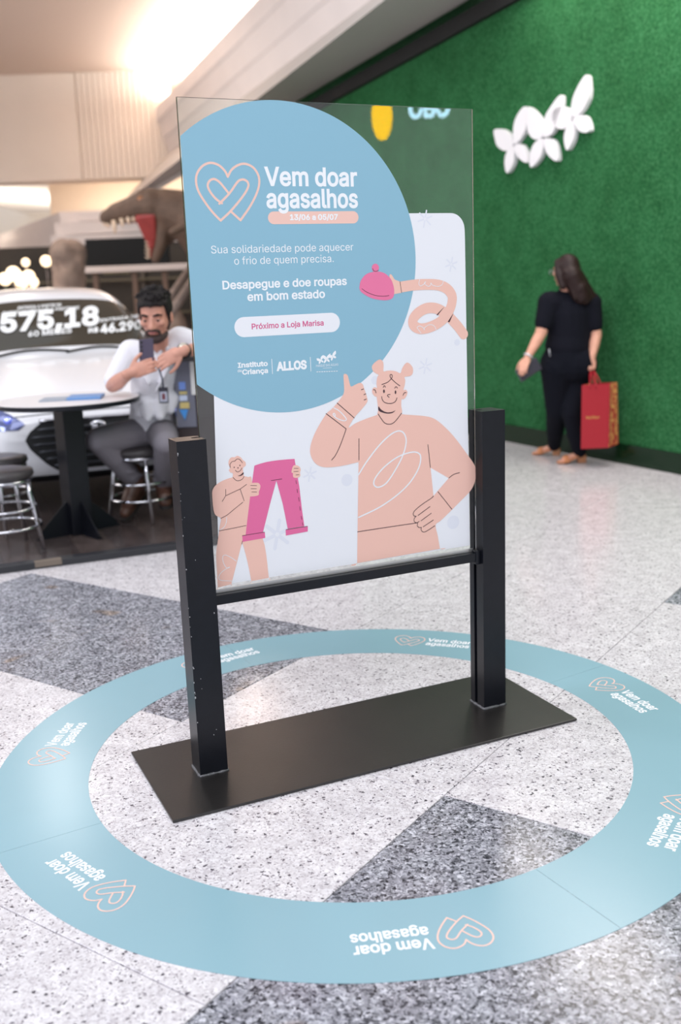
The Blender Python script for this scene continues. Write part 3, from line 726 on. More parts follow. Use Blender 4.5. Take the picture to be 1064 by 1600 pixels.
F = Flat(layer(7), -SV)
curve(F, f3([(200, 640), (196, 688), (176, 730), (140, 755)]), .9)
curve(F, f3([(290, 1045), (240, 1010), (190, 988), (166, 1000), (166, 1040), (186, 1090), (210, 1108), (230, 1098), (200, 1112), (150, 1150), (128, 1190), (146, 1220), (250, 1228)]), .9)
F.each('printed_scribble', M_PWHITE, glass)

# ================================================================== GREEN WALL: emblem, soffit fittings
M_EMB = mat('white_acrylic', (240, 238, 242), 0.4)
ec = wallp(500 + 660 / 1.887, 400 / 1.887)
emb = thing('butterfly_emblem', 'large white emblem of three butterflies mounted on the green grass wall', 'emblem', ec)
for c3 in PET:
    for p in c3:
        q = [(500 + a.x / 1.887, a.y / 1.887) for a in smooth_path(p, True, 4)]
        cx = sum(a for a, b in q) / len(q); cy = sum(b for a, b in q) / len(q); q = [(cx + (a - cx) * .965, cy + (b - cy) * .965) for a, b in q]
        fr = [wallp(a, b, .045) for a, b in q]; n = len(q); bk = [p_ - WN * .043 for p_ in fr]
        obj('petal', fr + bk, [tuple(range(n))[::-1], tuple(range(n, 2 * n))] + [(i, (i + 1) % n, n + (i + 1) % n, n + i) for i in range(n)], M_EMB, emb)
# exit sign under the soffit
p = soffit_pt(603, 36, .02); ex = thing('exit_sign', 'small green emergency exit sign hanging under the grey soffit', 'sign', p)
lw = Vector((1, 0.15, 0)).normalized(); ln = Vector((-lw.y, lw.x, 0))
G().frame_box(p - lw * .07 + Vector((0, 0, -.02)), lw * .15, ln * .05, (0, 0, .04), .004).obj('housing', mat('white_plastic', (225, 225, 225), .5), ex)
G().frame_box(p - lw * .09 + ln * .02 + Vector((0, 0, -.17)), lw * .19, ln * .012, (0, 0, .15), .003).obj('panel', mat('exit_green', (40, 150, 90), .4, emit=(40, 170, 100), estr=.25), ex)
g = G()
for a, b, c_, d in ((-.05, -.13, .02, .06), (-.02, -.1, .03, .04), (.03, -.13, .045, .09)): g.frame_box(p + lw * a + ln * .018 + Vector((0, 0, b)), lw * c_, ln * .002, (0, 0, d))
g.obj('pictogram', mat('white_pictogram', (235, 245, 238), .5), ex)
p = soffit_pt(648, 6, .0); cm = thing('ceiling_sensor', 'small dark sensor fixed under the soffit above the green wall', 'sensor', p)
G().lathe(p - Vector((0, 0, .02)), [(.03, 0), (.03, .02)], 16).obj('base', mat('white_plastic', (225, 225, 225), .5), cm)
G().lathe(p - Vector((0, 0, .08)), [(.012, 0), (.02, .02), (.02, .06)], 16).obj('head', mat('dark_plastic', (60, 56, 58), .5), cm)
p = soffit_pt(438, 143, 0); fa = thing('fire_alarm', 'small red fire alarm box seen under the soffit through the top of the glass', 'alarm', p)
G().frame_box(p - lw * .08 + Vector((0, 0, -.26)), lw * .16, ln * .08, (0, 0, .26), .01).obj('box', mat('alarm_red', (150, 32, 36), .4), fa)
G().lathe(p + Vector((0, -.01, -.16)), [(.03, 0), (.04, .04), (.02, .07)], 14).obj('lens', mat('alarm_lens', (190, 60, 56), .2), fa)

# ================================================================== DISPLAY DECK
DA = math.radians(22.3); DX = Vector((math.cos(DA), math.sin(DA), 0)); DY = Vector((-math.sin(DA), math.cos(DA), 0)); D0 = flr(130, 880)
def dk(a, b, z=0.0): return D0 + DX * a + DY * b + Vector((0, 0, z))
ZD = .036
M_DECK = mat('deck_wood', (66, 58, 58), 0.24, spec=0.5, var=.25, vscale=14)
M_DECK2 = mat('deck_wood_lighter', (78, 68, 66), 0.24, spec=0.5, var=.25, vscale=14)
M_TRIM = mat('black_edge_trim', (44, 45, 50), .4)
deck = thing('display_platform', 'low dark wood platform carrying the white car and the bar tables', 'platform', dk(0, 0, 0))
G().frame_box(dk(-4.2, .06, 0.0005), DX * 6.2, DY * 5.7, (0, 0, .028)).obj('substrate', M_TRIM, deck)
G().frame_box(dk(-4.2, 0, 0.0005), DX * 6.2, DY * .075, (0, 0, ZD + .002), .004).obj('edge_trim', M_TRIM, deck)
G().frame_box(dk(-.25, -.002, .01), DX * .14, DY * .04, (0, 0, ZD - .004), .002).obj('edge_patch', mat('worn_wood_patch', (120, 108, 98), .6), deck)
plank_me = {}
for k in range(31):
    for r in range(4):
        L = 1.6; x0 = -4.2 + .2 * k; y0 = .077 + r * L - (.55 if k % 2 else 0); y1 = min(y0 + L, 5.76); y0 = max(y0, .077)
        if r > 1 and x0 > -.2: continue
        key = (round(y1 - y0, 3), (k * 7 + r * 3) % 2)
        if key not in plank_me:
            o = G().frame_box(dk(.0008, .0008, .028), DX * .1984, DY * (y1 - y0 - .0016), (0, 0, .008), .0008).obj('plank', (M_DECK, M_DECK2)[key[1]], None, loc=dk(0, 0, 0))
            plank_me[key] = o.data; bpy.data.objects.remove(o)
        link_mesh('plank', plank_me[key], deck, DX * x0 + DY * y0)

# ================================================================== BAR TABLE AND STOOLS
M_TTOP = mat('white_laminate', (226, 222, 224), .35)
tc = flr(124, 832, ZD); 
def bar_table():
    t = thing('bar_table', 'round white-topped bar table on a square black post with triangular fins', 'table', tc)
    zt0 = .80
    G().lathe(tc + Vector((.0, .02, zt0 - ZD - .0)), [(.40, 0), (.415, .004), (.415, .024), (.40, .027)], 56).obj('table_rim', M_PAINT, t, False)
    G().lathe(tc + Vector((.0, .02, zt0 - ZD + .0272)), [(.408, 0), (.41, .002), (.408, .005)], 56).obj('table_top', M_TTOP, t)
    a = math.radians(40); ex, ey = Vector((math.cos(a), math.sin(a), 0)), Vector((-math.sin(a), math.cos(a), 0)); h = .064
    G().frame_box(tc - ex * h - ey * h + Vector((0, 0, .001)), ex * 2 * h, ey * 2 * h, (0, 0, zt0 - ZD - .002), .004).obj('post', M_PAINT, t)
    for d, s in ((ex, ey), (-ex, ey), (ey, ex), (-ey, ex)):
        p0 = tc + d * h - s * .004; v = [p0 + Vector((0, 0, .006)), p0 + d * .19 + Vector((0, 0, .006)), p0 + d * .19 + Vector((0, 0, .03)), p0 + Vector((0, 0, .2))]
        v = v + [q + s * .008 for q in v]
        G().add(v, [(0, 1, 2, 3), (7, 6, 5, 4), (0, 4, 5, 1), (1, 5, 6, 2), (2, 6, 7, 3), (3, 7, 4, 0)]).frame_box(p0 - s * .012 + Vector((0, 0, .0005)), d * .2, s * .034, (0, 0, .008)).obj('fin', M_PAINT, t)
    return t
bar_table()
zt1 = .80 + .0325
pa = at(84, 628, tc.y - .12); pa.z = zt1; bro = thing('booklet', 'grey and blue booklet lying open on the white bar table', 'booklet', pa)
bx = Vector((1, .1, 0)).normalized(); by = Vector((-.1, 1, 0)).normalized()
G().frame_box(pa - bx * .085 + Vector((0, 0, .0005)), bx * .15, by * .2, (0, 0, .006), .001).obj('left_page', mat('grey_paper', (150, 160, 175), .5), bro)
G().frame_box(pa + bx * .072 + Vector((0, 0, .0005)), bx * .19, by * .2, (0, 0, .016), .002).obj('right_page', mat('blue_cover', (104, 146, 200), .45), bro)
G().tube([pa + bx * .068 + Vector((0, 0, .008)), pa + bx * .068 + by * .2 + Vector((0, 0, .008))], .007, 8).obj('spine', mat('grey_paper', (150, 160, 175), .5), bro)

M_SEAT = mat('dark_vinyl', (66, 62, 64), .38, bump=.05)
ZS = .50
def stool(c, label, group, ang):
    t = thing('bar_stool', label, 'stool', c, group)
    z = c.z
    G().lathe(c + Vector((0, 0, ZS - z - .055)), [(.12, 0), (.165, .004), (.178, .022), (.172, .045), (.13, .055)], 40).obj('seat', M_SEAT, t, True)
    ringat = lambda r, h, rad: G().tube([c + Vector((r * math.cos(a), r * math.sin(a), h)) for a in [2 * math.pi * k / 36 for k in range(36)]], rad, 8, closed=True)
    ringat(.158, ZS - z - .064, .011).obj('seat_ring', M_CHROME, t, True)
    for k in range(4):
        a = ang + math.pi / 2 * k; d = Vector((math.cos(a), math.sin(a), 0))
        G().tube([c + d * .15 + Vector((0, 0, ZS - z - .06)), c + d * .165 + Vector((0, 0, .30)), c + d * .215 + Vector((0, 0, .008))], .0115, 10).obj('leg', M_CHROME, t, True)
    ringat(.19, .145, .009).obj('foot_ring', M_CHROME, t, True); ringat(.172, .245, .008).obj('foot_ring', M_CHROME, t, True)
    return t
c = flr(70, 861, ZD); ca = math.radians(-10)
s1 = c - Vector((math.cos(ca), math.sin(ca), 0)) * .215
stool(s1, 'nearest dark-seated chrome bar stool left of the bar table', 'chrome bar stools', ca)
s2 = at(-6, 707, 5.98); s2.z = ZD; s2.y = max(s2.y, s1.y + .44); stool(s2, 'dark-seated chrome bar stool behind the nearest stool by the car', 'chrome bar stools', math.radians(20))
c = flr(239, 821, ZD); ca = math.radians(-65)
MS = c - Vector((math.cos(ca), math.sin(ca), 0)) * .215
stool(MS, 'chrome bar stool the man in the white shirt sits on', 'chrome bar stools', ca)

# ================================================================== WHITE HATCHBACK
M_CARW = mat('car_white_paint', (236, 236, 242), .22, 0, .5, coat=.8)
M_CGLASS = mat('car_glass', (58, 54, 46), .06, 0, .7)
M_CBLACK = mat('car_black_plastic', (26, 27, 30), .45)
M_CDARK = mat('car_under', (14, 14, 15), .8)
CN = Vector((-1.55, 6.52, ZD)); CA = math.radians(22.0); CEX = Vector((math.cos(CA), math.sin(CA), 0)); CES = Vector((-math.sin(CA), math.cos(CA), 0))
def cw(s, y, z): return CN + CES * s + CEX * y + Vector((0, 0, z))
# stations: s, half width, bottom z, then top profile; each row of 10 control points from centre top to centre bottom
def hood(s, w, zt, zb, zm=.50, drop=.03): return [(0, zt), (.32 * w, zt), (.62 * w, zt - .006), (.84 * w, zt - drop), (.95 * w, zt - drop - .05), (.995 * w, zt - drop - .13), (w, zm), (.985 * w, .34), (.94 * w, zb), (0, zb)]
def cab(zt, wr, belt, wb, zb=.17): return [(0, zt), (.4 * wr, zt - .004), (.72 * wr, zt - .016), (wr, zt - .055), (wb * .955, belt), (wb * .995, belt - .1), (wb, .52), (wb * .985, .34), (wb * .94, zb), (0, zb)]
ST = [(-.01, [(0, .60), (.16, .60), (.32, .59), (.44, .58), (.50, .54), (.53, .49), (.53, .42), (.52, .33), (.48, .26), (0, .24)]),
      (.05, hood(.05, .62, .665, .21, .46, .02)), (.14, hood(.14, .715, .725, .19, .48, .02)), (.30, hood(.30, .785, .785, .18)), (.60, hood(.60, .83, .855, .17, .5, .028)), (.95, hood(.95, .845, .925, .17, .5, .03)), (1.12, hood(1.12, .85, .955, .17, .52, .035)),
      (1.22, cab(.99, .66, .93, .852)), (1.50, cab(1.19, .62, .93, .856)), (1.82, cab(1.385, .575, .935, .86)), (2.02, cab(1.445, .57, .94, .86)), (2.5, cab(1.472, .57, .95, .86)), (3.1, cab(1.45, .56, .97, .855)), (3.48, cab(1.38, .52, .99, .84)),
      (3.72, cab(1.16, .5, .98, .82)), (3.86, cab(.93, .55, .86, .78, .24)), (3.93, [(0, .72), (.25, .72), (.45, .71), (.58, .69), (.64, .63), (.66, .56), (.66, .48), (.65, .38), (.6, .3), (0, .28)])]
bm = bmesh.new(); rows = []
for s, P in ST:
    L = [bm.verts.new(cw(s, -y, z)) for y, z in P[::-1][:-1]]; Rr = [bm.verts.new(cw(s, y, z)) for y, z in P]
    rows.append(L[1:] + Rr)     # from left low edge over the top to right low edge and centre bottom
n = len(rows[0])
for i in range(len(rows) - 1):
    for j in range(n):
        f = bm.faces.new((rows[i][j], rows[i][(j + 1) % n], rows[i + 1][(j + 1) % n], rows[i + 1][j]))
        # material: 0 body, 1 windshield, 2 side/rear glass, 3 underside
        jj = min(j, n - 2 - j - 0)
        top = 5 <= j <= 10; side = j in (4, 11)
        f.material_index = 0
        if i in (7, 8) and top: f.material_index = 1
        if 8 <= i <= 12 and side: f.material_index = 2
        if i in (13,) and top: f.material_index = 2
bm.faces.new(rows[0][::-1]); bm.faces.new(rows[-1])
bmesh.ops.recalc_face_normals(bm, faces=bm.faces)
me = bpy.data.meshes.new('cage'); bm.to_mesh(me); bm.free()
for m_ in (M_CARW, M_CGLASS, M_CGLASS): me.materials.append(m_)
o = bpy.data.objects.new('cage', me); COL.objects.link(o); sd = o.modifiers.new('s', 'SUBSURF'); sd.levels = 3; sd.render_levels = 3
bpy.context.view_layer.update(); sm = bpy.data.meshes.new_from_object(o.evaluated_get(bpy.context.evaluated_depsgraph_get()))
bpy.data.objects.remove(o)
car = thing('car', 'white hatchback car parked on the dark platform with a price lettered on its windscreen', 'car', CN)
allv = [v.co.copy() for v in sm.vertices]
def split(idx, name, m):
    v = {}; vv = []; ff = []
    for p in sm.polygons:
        if p.material_index != idx: continue
        q = []
        for i in p.vertices:
            if i not in v: v[i] = len(vv); vv.append(allv[i])
            q.append(v[i])
        ff.append(tuple(q))
    return obj(name, vv, ff, m, car, True)
split(0, 'body', M_CARW); ws = split(1, 'windscreen', M_CGLASS); split(2, 'side_glass', M_CGLASS)
CBVH = BVHTree.FromPolygons(allv, [tuple(p.vertices) for p in sm.polygons])
def on_front(y, z, out=.004, s0=-1.0):
    h = CBVH.ray_cast(cw(s0, y, z), CES); return (h[0] if h[0] else cw(.3, y, z)) - CES * out
def on_car(px, py, out=.004):
    d = ray(px, py).normalized(); h = CBVH.ray_cast(CAM, d); return (h[0] - d * out) if h[0] else at(px, py, 8)
def patch(name, z0, z1, yl, yr, m, out=.004, nz=8, ny=14, parent=None, thick=0.0, label=None):
    """a skin lying on the front of the car between two side curves yl(z), yr(z)"""
    v = []; f = []
    for i in range(nz + 1):
        z = z0 + (z1 - z0) * i / nz; a, b = yl(z), yr(z)
        for j in range(ny + 1): v.append(on_front(a + (b - a) * j / ny, z, out))
    for i in range(nz):
        for j in range(ny): k = i * (ny + 1) + j; f.append((k, k + 1, k + ny + 2, k + ny + 1))
    return obj(name, v, f, m, parent or car, True, label)
def lerpc(P):
    def fn(z):
        for (a, b), (c, d) in zip(P, P[1:]):
            if z <= c: return b + (d - b) * max(0, (z - a)) / (c - a)
        return P[-1][1]
    return fn
GL = lerpc([(.29, -.27), (.33, -.33), (.44, -.43), (.50, -.455), (.55, -.42), (.60, -.35)])
grille = patch('grille', .29, .60, GL, lambda z: -GL(z), M_CBLACK, .005, 12, 24)
for k in range(6):
    z = .325 + k * .047; a = GL(z) + .03; P = [on_front(a + (-2 * a) * j / 18, z, .014) for j in range(19)]
    G().tube(P, [.004] + [.0105] * 17 + [.004], 8).obj('slat', mat('grille_slat', (70, 72, 78), .3, .4), grille, True)
G().tube([on_front(-.36 + .72 * j / 16, .612, .012) for j in range(17)], .012, 8).obj('chrome_bar', M_CHROME, car, True)
G().ball(on_front(0, .56, .02), (.06, .02, .035), 16, 8).obj('emblem', M_CHROME, car, True)
HZ = lerpc([(.555, .50), (.60, .44), (.66, .52), (.70, .60)]); HR = lerpc([(.555, .58), (.60, .66), (.66, .70), (.70, .70)])
for sgn in (-1, 1):
    yl, yr = (lambda z: -HR(z), lambda z: -HZ(z)) if sgn < 0 else (HZ, HR)
    h = patch('headlight', .565, .695, yl, yr, mat('headlight_glass', (96, 104, 150), .08, .3, .8), .006, 8, 8)
    for a, zz, r in ((.54, .625, .026), (.61, .645, .028)): G().ball(on_front(sgn * a, zz, .0), (r, r, r), 14, 8).obj('reflector', mat('lamp_reflector', (200, 210, 255), .1, .9, emit=(90, 110, 255), estr=.6), h, True)
G().ball(on_front(.40, .60, .004), (.05, .02, .022), 14, 8).obj('indicator', mat('amber_lens', (240, 170, 70), .25, emit=(240, 160, 50), estr=.5), car, True)
G().ball(on_front(.31, .61, .006), (.02, .02, .02), 14, 8).obj('marker_light', mat('marker_light', (255, 255, 255), .3, emit=(235, 240, 255), estr=3), car, True)
patch('lower_lip', .215, .262, lambda z: -.5, lambda z: .5, M_CBLACK, .004, 3, 24)
# hood edge and wipers
G().tube([on_front(-.5 + 1.0 * j / 20, .655 - .05 * abs(-.5 + j / 20) ** 2, .001) for j in range(21)], .004, 6).obj('hood_seam', M_CDARK, car, True)
for y0, y1 in ((-.55, .02), (0.0, .52)):
    pts = []
    for k in range(9):
        t = k / 8; h = CBVH.ray_cast(cw(1.15 + .02 * t + .05 * math.sin(math.pi * t), y0 + (y1 - y0) * t, 2.0), Vector((0, 0, -1))); pts.append(h[0] + Vector((0, 0, .012)))
    G().tube(pts, .009, 6).obj('wiper', M_CDARK, car, True)
for s in (.72, 3.2):
    for y in (-.80, .80):
        wc = cw(s, y, .30); ax = CEX; u = CES; R = Matrix((u, ax, Vector((0, 0, 1)))).transposed()
        g = G(); prof_ = [(.17, -.09), (.29, -.09), (.30, -.06), (.30, .06), (.29, .09), (.17, .09)]; k0 = len(g.v); m_ = len(prof_); N = 32
        for i in range(N):
            q = 2 * math.pi * i / N
            for r, h in prof_: g.v.append(wc + R @ Vector((r * math.cos(q), h, r * math.sin(q))))
        for i in range(N):
            for j in range(m_): g.f.append((i * m_ + j, ((i + 1) % N) * m_ + j, ((i + 1) % N) * m_ + (j + 1) % m_, i * m_ + (j + 1) % m_))
        wh = g.obj('wheel', mat('tyre_rubber', (28, 28, 30), .8), car, True)
        g = G()
        for k in range(5):
            a = 2 * math.pi * k / 5; e = R @ Vector((math.cos(a), 0, math.sin(a))); g.tube([wc + ax * .07 * (1 if y > 0 else -1), wc + e * .175 + ax * .07 * (1 if y > 0 else -1)], [.03, .022], 8)
        g.obj('rim', mat('alloy_rim', (170, 172, 176), .3, .8), wh, True)
for sgn in (-1, 1):
    mp = cw(1.42, sgn * .93, .99); G().ball(mp, (.10, .07, .075), 16, 10, Matrix((CEX, CES, Vector((0, 0, 1)))).transposed()).obj('mirror', M_CARW, car, True)
# price lettered on the windscreen
def ws_text(t, bl, br, h, ref, off, skew=0.0):
    v, f = text_mesh(t, off); k = h / glyph_h(ref, off); out = []
    for p in v:
        x = bl[0] + (br[0] - bl[0]) * p[0]; y = bl[1] + (br[1] - bl[1]) * p[0] - p[1] * k; out.append(on_car(x, y, .012))
    obj('lettering', out, f, mat('windscreen_white', (248, 248, 250), .5), car)
ws_text('575,18', (0, 518.5), (155, 506), 29, '5', .038)
ws_text('60 MESES', (44, 526), (112, 519.5), 8, 'M', .02)
ws_text('R$', (138, 520), (154, 518), 7, 'R', .03)
ws_text('46.290', (157, 520.5), (221, 513), 14, '4', .04)
ws_text('ENTRADA A PARTIR DE', (28, 483.5), (96, 478), 4.6, 'E', .02)
ws_text('PARCELAS MENSAIS A PARTIR DE', (5, 491.5), (124, 482.5), 4.6, 'E', .02)
ws_text('ENTRADA DE', (157, 503), (216, 496), 4.8, 'E', .02)

# ================================================================== COUNTER BESIDE THE MAN
M_CTR = mat('counter_grey', (112, 114, 130), .4); M_CTRD = mat('counter_brown', (58, 48, 50), .45)
kc = at(318, 700, 6.12); zc = at(300, 556, 6.05).z
kl = at(269, 600, 6.12).x
kt = thing('counter', 'tall dark counter with a grey panel behind the glass where the man rests his arm', 'counter', (kl + .5, 6.3, ZD))
G().box((kl + .01, 6.14, ZD + .001), (kl + 1.1, 6.58, zc - .031), .006).obj('carcass', M_CTRD, kt)
G().box((kl, 5.98, zc - .03), (kl + 1.12, 6.60, zc), .004).obj('counter_top', mat('counter_top_black', (34, 32, 36), .35), kt)
zp = at(290, 668, 6.12).z
G().box((kl + .012, 6.125, zp), (at(303, 600, 6.12).x, 6.139, zc - .035), .003).obj('front_panel', M_CTR, kt)
G().box((at(298.5, 600, 6.12).x, 6.112, at(300, 617, 6.11).z), (at(305.5, 600, 6.12).x, 6.124, at(300, 564, 6.11).z), .002).obj('white_strip', mat('white_plastic', (225, 225, 225), .5), kt)
def sticker(x0, x1, y0, y1, c, nm, tri=False):
    a = at(x0, y0, 6.118); b = at(x1, y1, 6.118); v = [Vector((a.x, 6.117, a.z)), Vector((b.x, 6.117, a.z)), Vector((b.x, 6.117, b.z)), Vector((a.x, 6.117, b.z))]
    if tri: v[2] = v[3] = Vector(((a.x + b.x) / 2 + .004, 6.117, b.z)); v = v[:3]
    n = len(v); v = v + [p + Vector((0, .006, 0)) for p in v]
    obj('sticker', v, [tuple(range(n)), tuple(range(2 * n - 1, n - 1, -1))] + [(i, (i + 1) % n, n + (i + 1) % n, n + i) for i in range(n)], mat(nm, c, .5), kt)
sticker(279, 290, 597, 609, (120, 152, 226), 'sticker_blue'); sticker(280, 292, 612, 616, (206, 190, 130), 'sticker_tan'); sticker(280, 293, 618, 626, (205, 216, 240), 'sticker_pale')
sticker(281, 296, 629, 638, (216, 196, 128), 'sticker_yellow'); sticker(280, 295, 640, 656, (70, 150, 226), 'sticker_bright_blue', True)

# ================================================================== PEOPLE
M_SKIN = mat('skin', (200, 146, 128), .5, spec=.35, var=.06, vscale=25)
M_SKINW = mat('skin_warm', (216, 160, 138), .5, spec=.35, var=.05, vscale=25)
M_HAIRM = mat('hair_black', (26, 21, 22), .6, 0, .25, bump=1.0, bscale=70)
M_HAIRW = mat('hair_dark_brown', (40, 24, 23), .5, 0, .3, bump=.25, bscale=60)
M_SHIRT = mat('shirt_white_cotton', (226, 226, 234), .85, bump=.25, bscale=22)
M_TROUS = mat('trousers_grey', (126, 122, 130), .85, bump=.25, bscale=24)
M_BOOT = mat('boot_leather', (86, 58, 48), .42, bump=.3, bscale=40, var=.25, vscale=18)
M_SOLE = mat('boot_sole', (40, 36, 36), .7)
M_EYEW = mat('eye_white', (150, 138, 132), .25); M_IRIS = mat('iris', (38, 26, 22), .2); M_LIP = mat('lip', (176, 110, 106), .5)
def basis(f, u=Vector((0, 0, 1))):
    f = Vector(f).normalized(); r = f.cross(Vector(u)).normalized(); u = r.cross(f).normalized(); return r, f, u   # right, forward, up
def head_solids(g, c, fr, k=1.0):
    r, f, u = fr; R = Matrix((r, f, u)).transposed(); P = lambda x, y, z: c + (r * x + f * y + u * z) * k
    g.ball(P(0, -.012, .035), Vector((.076, .094, .085)) * k, 20, 14, R)
    g.ball(P(0, .022, -.018), Vector((.066, .070, .078)) * k, 20, 14, R)
    g.ball(P(0, .030, -.070), Vector((.052, .055, .042)) * k, 16, 10, R)
    g.ball(P(0, .068, -.092), Vector((.024, .020, .018)) * k, 12, 8, R)
    g.cap(P(0, .084, .010), P(0, .100, -.028), .011 * k, .014 * k, 10)
    for s in (-1, 1):
        g.ball(P(s * .012, .094, -.033), .010 * k, 10, 6); g.ball(P(s * .042, .072, -.012), Vector((.022, .018, .020)) * k, 12, 8, R)
        g.ball(P(s * .034, .078, .028), Vector((.028, .010, .010)) * k, 12, 8, R)
        g.ball(P(s * .077, -.004, -.008), Vector((.010, .020, .032)) * k, 12, 8, R)
    g.ball(P(0, .088, -.056), Vector((.025, .012, .012)) * k, 12, 8, R)
    return P, R
def hand_solids(g, wrist, d, n, thumb, curl=(25, 35, 25), k=1.0, spread=.012, tcurl=20, tout=.6):
    """palm and five fingers; d along the hand, n palm side (fingers curl towards it), thumb = +1/-1 side"""
    d = Vector(d).normalized(); n = Vector(n); n = (n - d * n.dot(d)).normalized(); s = d.cross(n).normalized() * thumb
    R = Matrix((s, d, n)).transposed(); wrist = Vector(wrist)
    g.ball(wrist + d * .045 * k, Vector((.040, .052, .016)) * k, 16, 10, R); g.ball(wrist + d * .07 * k, Vector((.040, .028, .014)) * k, 16, 8, R)
    g.cap(wrist - d * .02 * k, wrist + d * .03 * k, .026 * k, .026 * k, 12)
    for q, (L, off) in enumerate(((.072, .030), (.082, .010), (.076, -.010), (.060, -.029))):
        p = wrist + (d * (.088 - abs(off - .005) * .25) + s * off) * k; a = 0; sp = s * (spread * (1.5 - q) / 1.5)
        for j, fr_ in enumerate((.44, .31, .25)):
            a += math.radians(curl[j]); dr = (d * math.cos(a) + n * math.sin(a) + sp).normalized(); e = p + dr * L * fr_ * k
            g.cap(p, e, (.0092 - .0008 * j) * k, (.0088 - .0009 * j) * k, 9); p = e
    p = wrist + (d * .022 + s * .028) * k; a = 0
    for j, L in enumerate((.042, .032, .026)):
        a += math.radians(tcurl * (j > 0)); dr = (d * (.75 + .1 * j) + s * (tout - .25 * j) + n * (.25 + math.sin(a) * .6)).normalized(); e = p + dr * L * k
        g.cap(p, e, (.0125 - .0015 * j) * k, (.0112 - .0015 * j) * k, 9); p = e
def face_parts(root, P, R, k, brow=True, skin=None):
    for s in (-1, 1):
        e = G().ball(P(s * .033, .079, .006), Vector((.0130, .0105, .0050)) * k, 12, 8, R).obj('eye', M_EYEW, root, True)
        G().ball(P(s * .033, .0875, .003), Vector((.0068, .0035, .0050)) * k, 10, 6, R).obj('iris', M_IRIS, e, True)
        G().ball(P(s * .033, .080, .0115), Vector((.0150, .0118, .0062)) * k, 12, 8, R).obj('eyelid', skin or M_SKIN, root, True)
        if brow: G().tube([P(s * .014, .094, .028), P(s * .034, .092, .034), P(s * .056, .078, .028)], [.0045 * k, .0062 * k, .004 * k], 8).obj('eyebrow', M_HAIRM, root, True)
    G().tube([P(-.024, .094, -.057), P(-.01, .101, -.053), P(0, .102, -.055), P(.01, .101, -.053), P(.024, .094, -.057)], [.003 * k, .0055 * k, .006 * k, .0055 * k, .003 * k], 8).obj('lips', M_LIP, root, True)

# ---- seated man looking at his phone
man = thing('person', 'seated bearded man in white shirt and grey trousers looking at his phone', 'person', (MS.x, MS.y + .05, ZS))
hipR, hipL = at(226, 672, 6.22), at(251, 670, 6.24); hipR.z = hipL.z = ZS + .075
pel = (hipR + hipL) / 2 + Vector((0, .02, .02)); waist = at(237, 632, 6.22); chest = at(240, 577, 6.12); nb = at(247, 541, 6.02); hc = at(243.5, 494, 5.90)
shR, shL = at(205, 551, 6.08), at(281, 531, 6.08); elR = at(176, 602, 5.96); wrR = at(203, 583, 5.62)
elL = at(331, 547, 5.99); wrL = at(284, 549, 5.55)
elL.z = zc + .048; 
knR, knL = at(154, 688, 5.98), at(259, 691, 5.90); anR, anL = at(212, 752, 6.22), at(256, 758, 6.28)
HK = 1.14
hf = basis((-.10, -.93, -.26))
gs = G(); P, R = head_solids(gs, hc, hf, HK)
gs.cap(nb + Vector((0, .02, -.03)), hc + Vector((0, .02, -.06)), .060, .058, 14)
gs.cap(pel, waist, .115, .105); gs.cap(waist, chest, .105, .115); gs.cap(chest + Vector((0, .02, .02)), nb + Vector((0, .03, -.05)), .11, .07)
for sh, el, wr, a in ((shR, elR, wrR, .050), (shL, elL, wrL, .050)):
    gs.cap(nb + Vector((0, .02, -.05)), sh, .06, .058); gs.cap(sh, el, .054, .043); gs.cap(el, el.lerp(wr, .4), .042, .043); gs.cap(el.lerp(wr, .4), wr, .042, .029)
for hp, kn, an, fo in ((hipR, knR, anR, flr(193, 815, ZD + .04) - anR), (hipL, knL, anL, Vector((.02, -.18, -.06)))):
    gs.cap(pel, hp, .10, .085); gs.cap(hp, kn, .082, .056); gs.cap(kn, kn.lerp(an, .4), .052, .050); gs.cap(kn.lerp(an, .4), an, .046, .028); gs.cap(an, an + fo * .22, .028, .018)
ph = at(229, 551, 5.66)
hand_solids(gs, wrR, (.93, .02, .30), (.05, 1, -.1), 1, (14, 26, 20), 1.08, .012, 20, .75)
hand_solids(gs, wrL, Vector((-.88, -.06, -.40)), (-.25, .85, -.35), 1, (12, 22, 15), 1.05, .02, 10, .55)
sculpt('body', gs, M_SKIN, man, .005, 3)
face_parts(man, P, R, HK)
# hair: cap over the crown, short sides
g = G()
for z0, y0, rx, ry, rz in ((.066, -.018, .083, .096, .074), (.098, .006, .072, .080, .042), (.035, -.050, .080, .066, .080)): g.ball(P(0, y0 - .006, z0), Vector((rx, ry, rz)) * HK * .97, 20, 12, R)
for s in (-1, 1): g.ball(P(s * .070, .002, .045), Vector((.014, .044, .050)) * HK, 12, 8, R); g.ball(P(s * .072, .016, .012), Vector((.008, .014, .036)) * HK, 10, 8, R)
for k in range(110):
    a = random.uniform(-3.1, 3.1); e = random.uniform(.25, 1.5); q = Vector((math.sin(a) * math.cos(e), math.cos(a) * math.cos(e), math.sin(e)))
    b_ = P(.080 * q.x, -.016 + .092 * q.y, .068 + .072 * q.z)
    if q.y > .3 and q.z < .45: continue
    g.cap(b_, b_ + (R @ (q * .010 + Vector((random.uniform(-.012, .012), .012, random.uniform(-.004, .010))))) * HK, .011 * HK, .005 * HK, 6)
for k in range(9): t = -1 + k / 4; b_ = P(.062 * t, .076 - .030 * t * t, .086 - .010 * abs(t) + random.uniform(-.006, .006)); g.cap(b_, b_ + (R @ Vector((random.uniform(-.01, .01), .012, random.uniform(-.012, .006)))) * HK, .013 * HK, .006 * HK, 6)
sculpt('hair', g, M_HAIRM, man, .006, 2)
g = G()
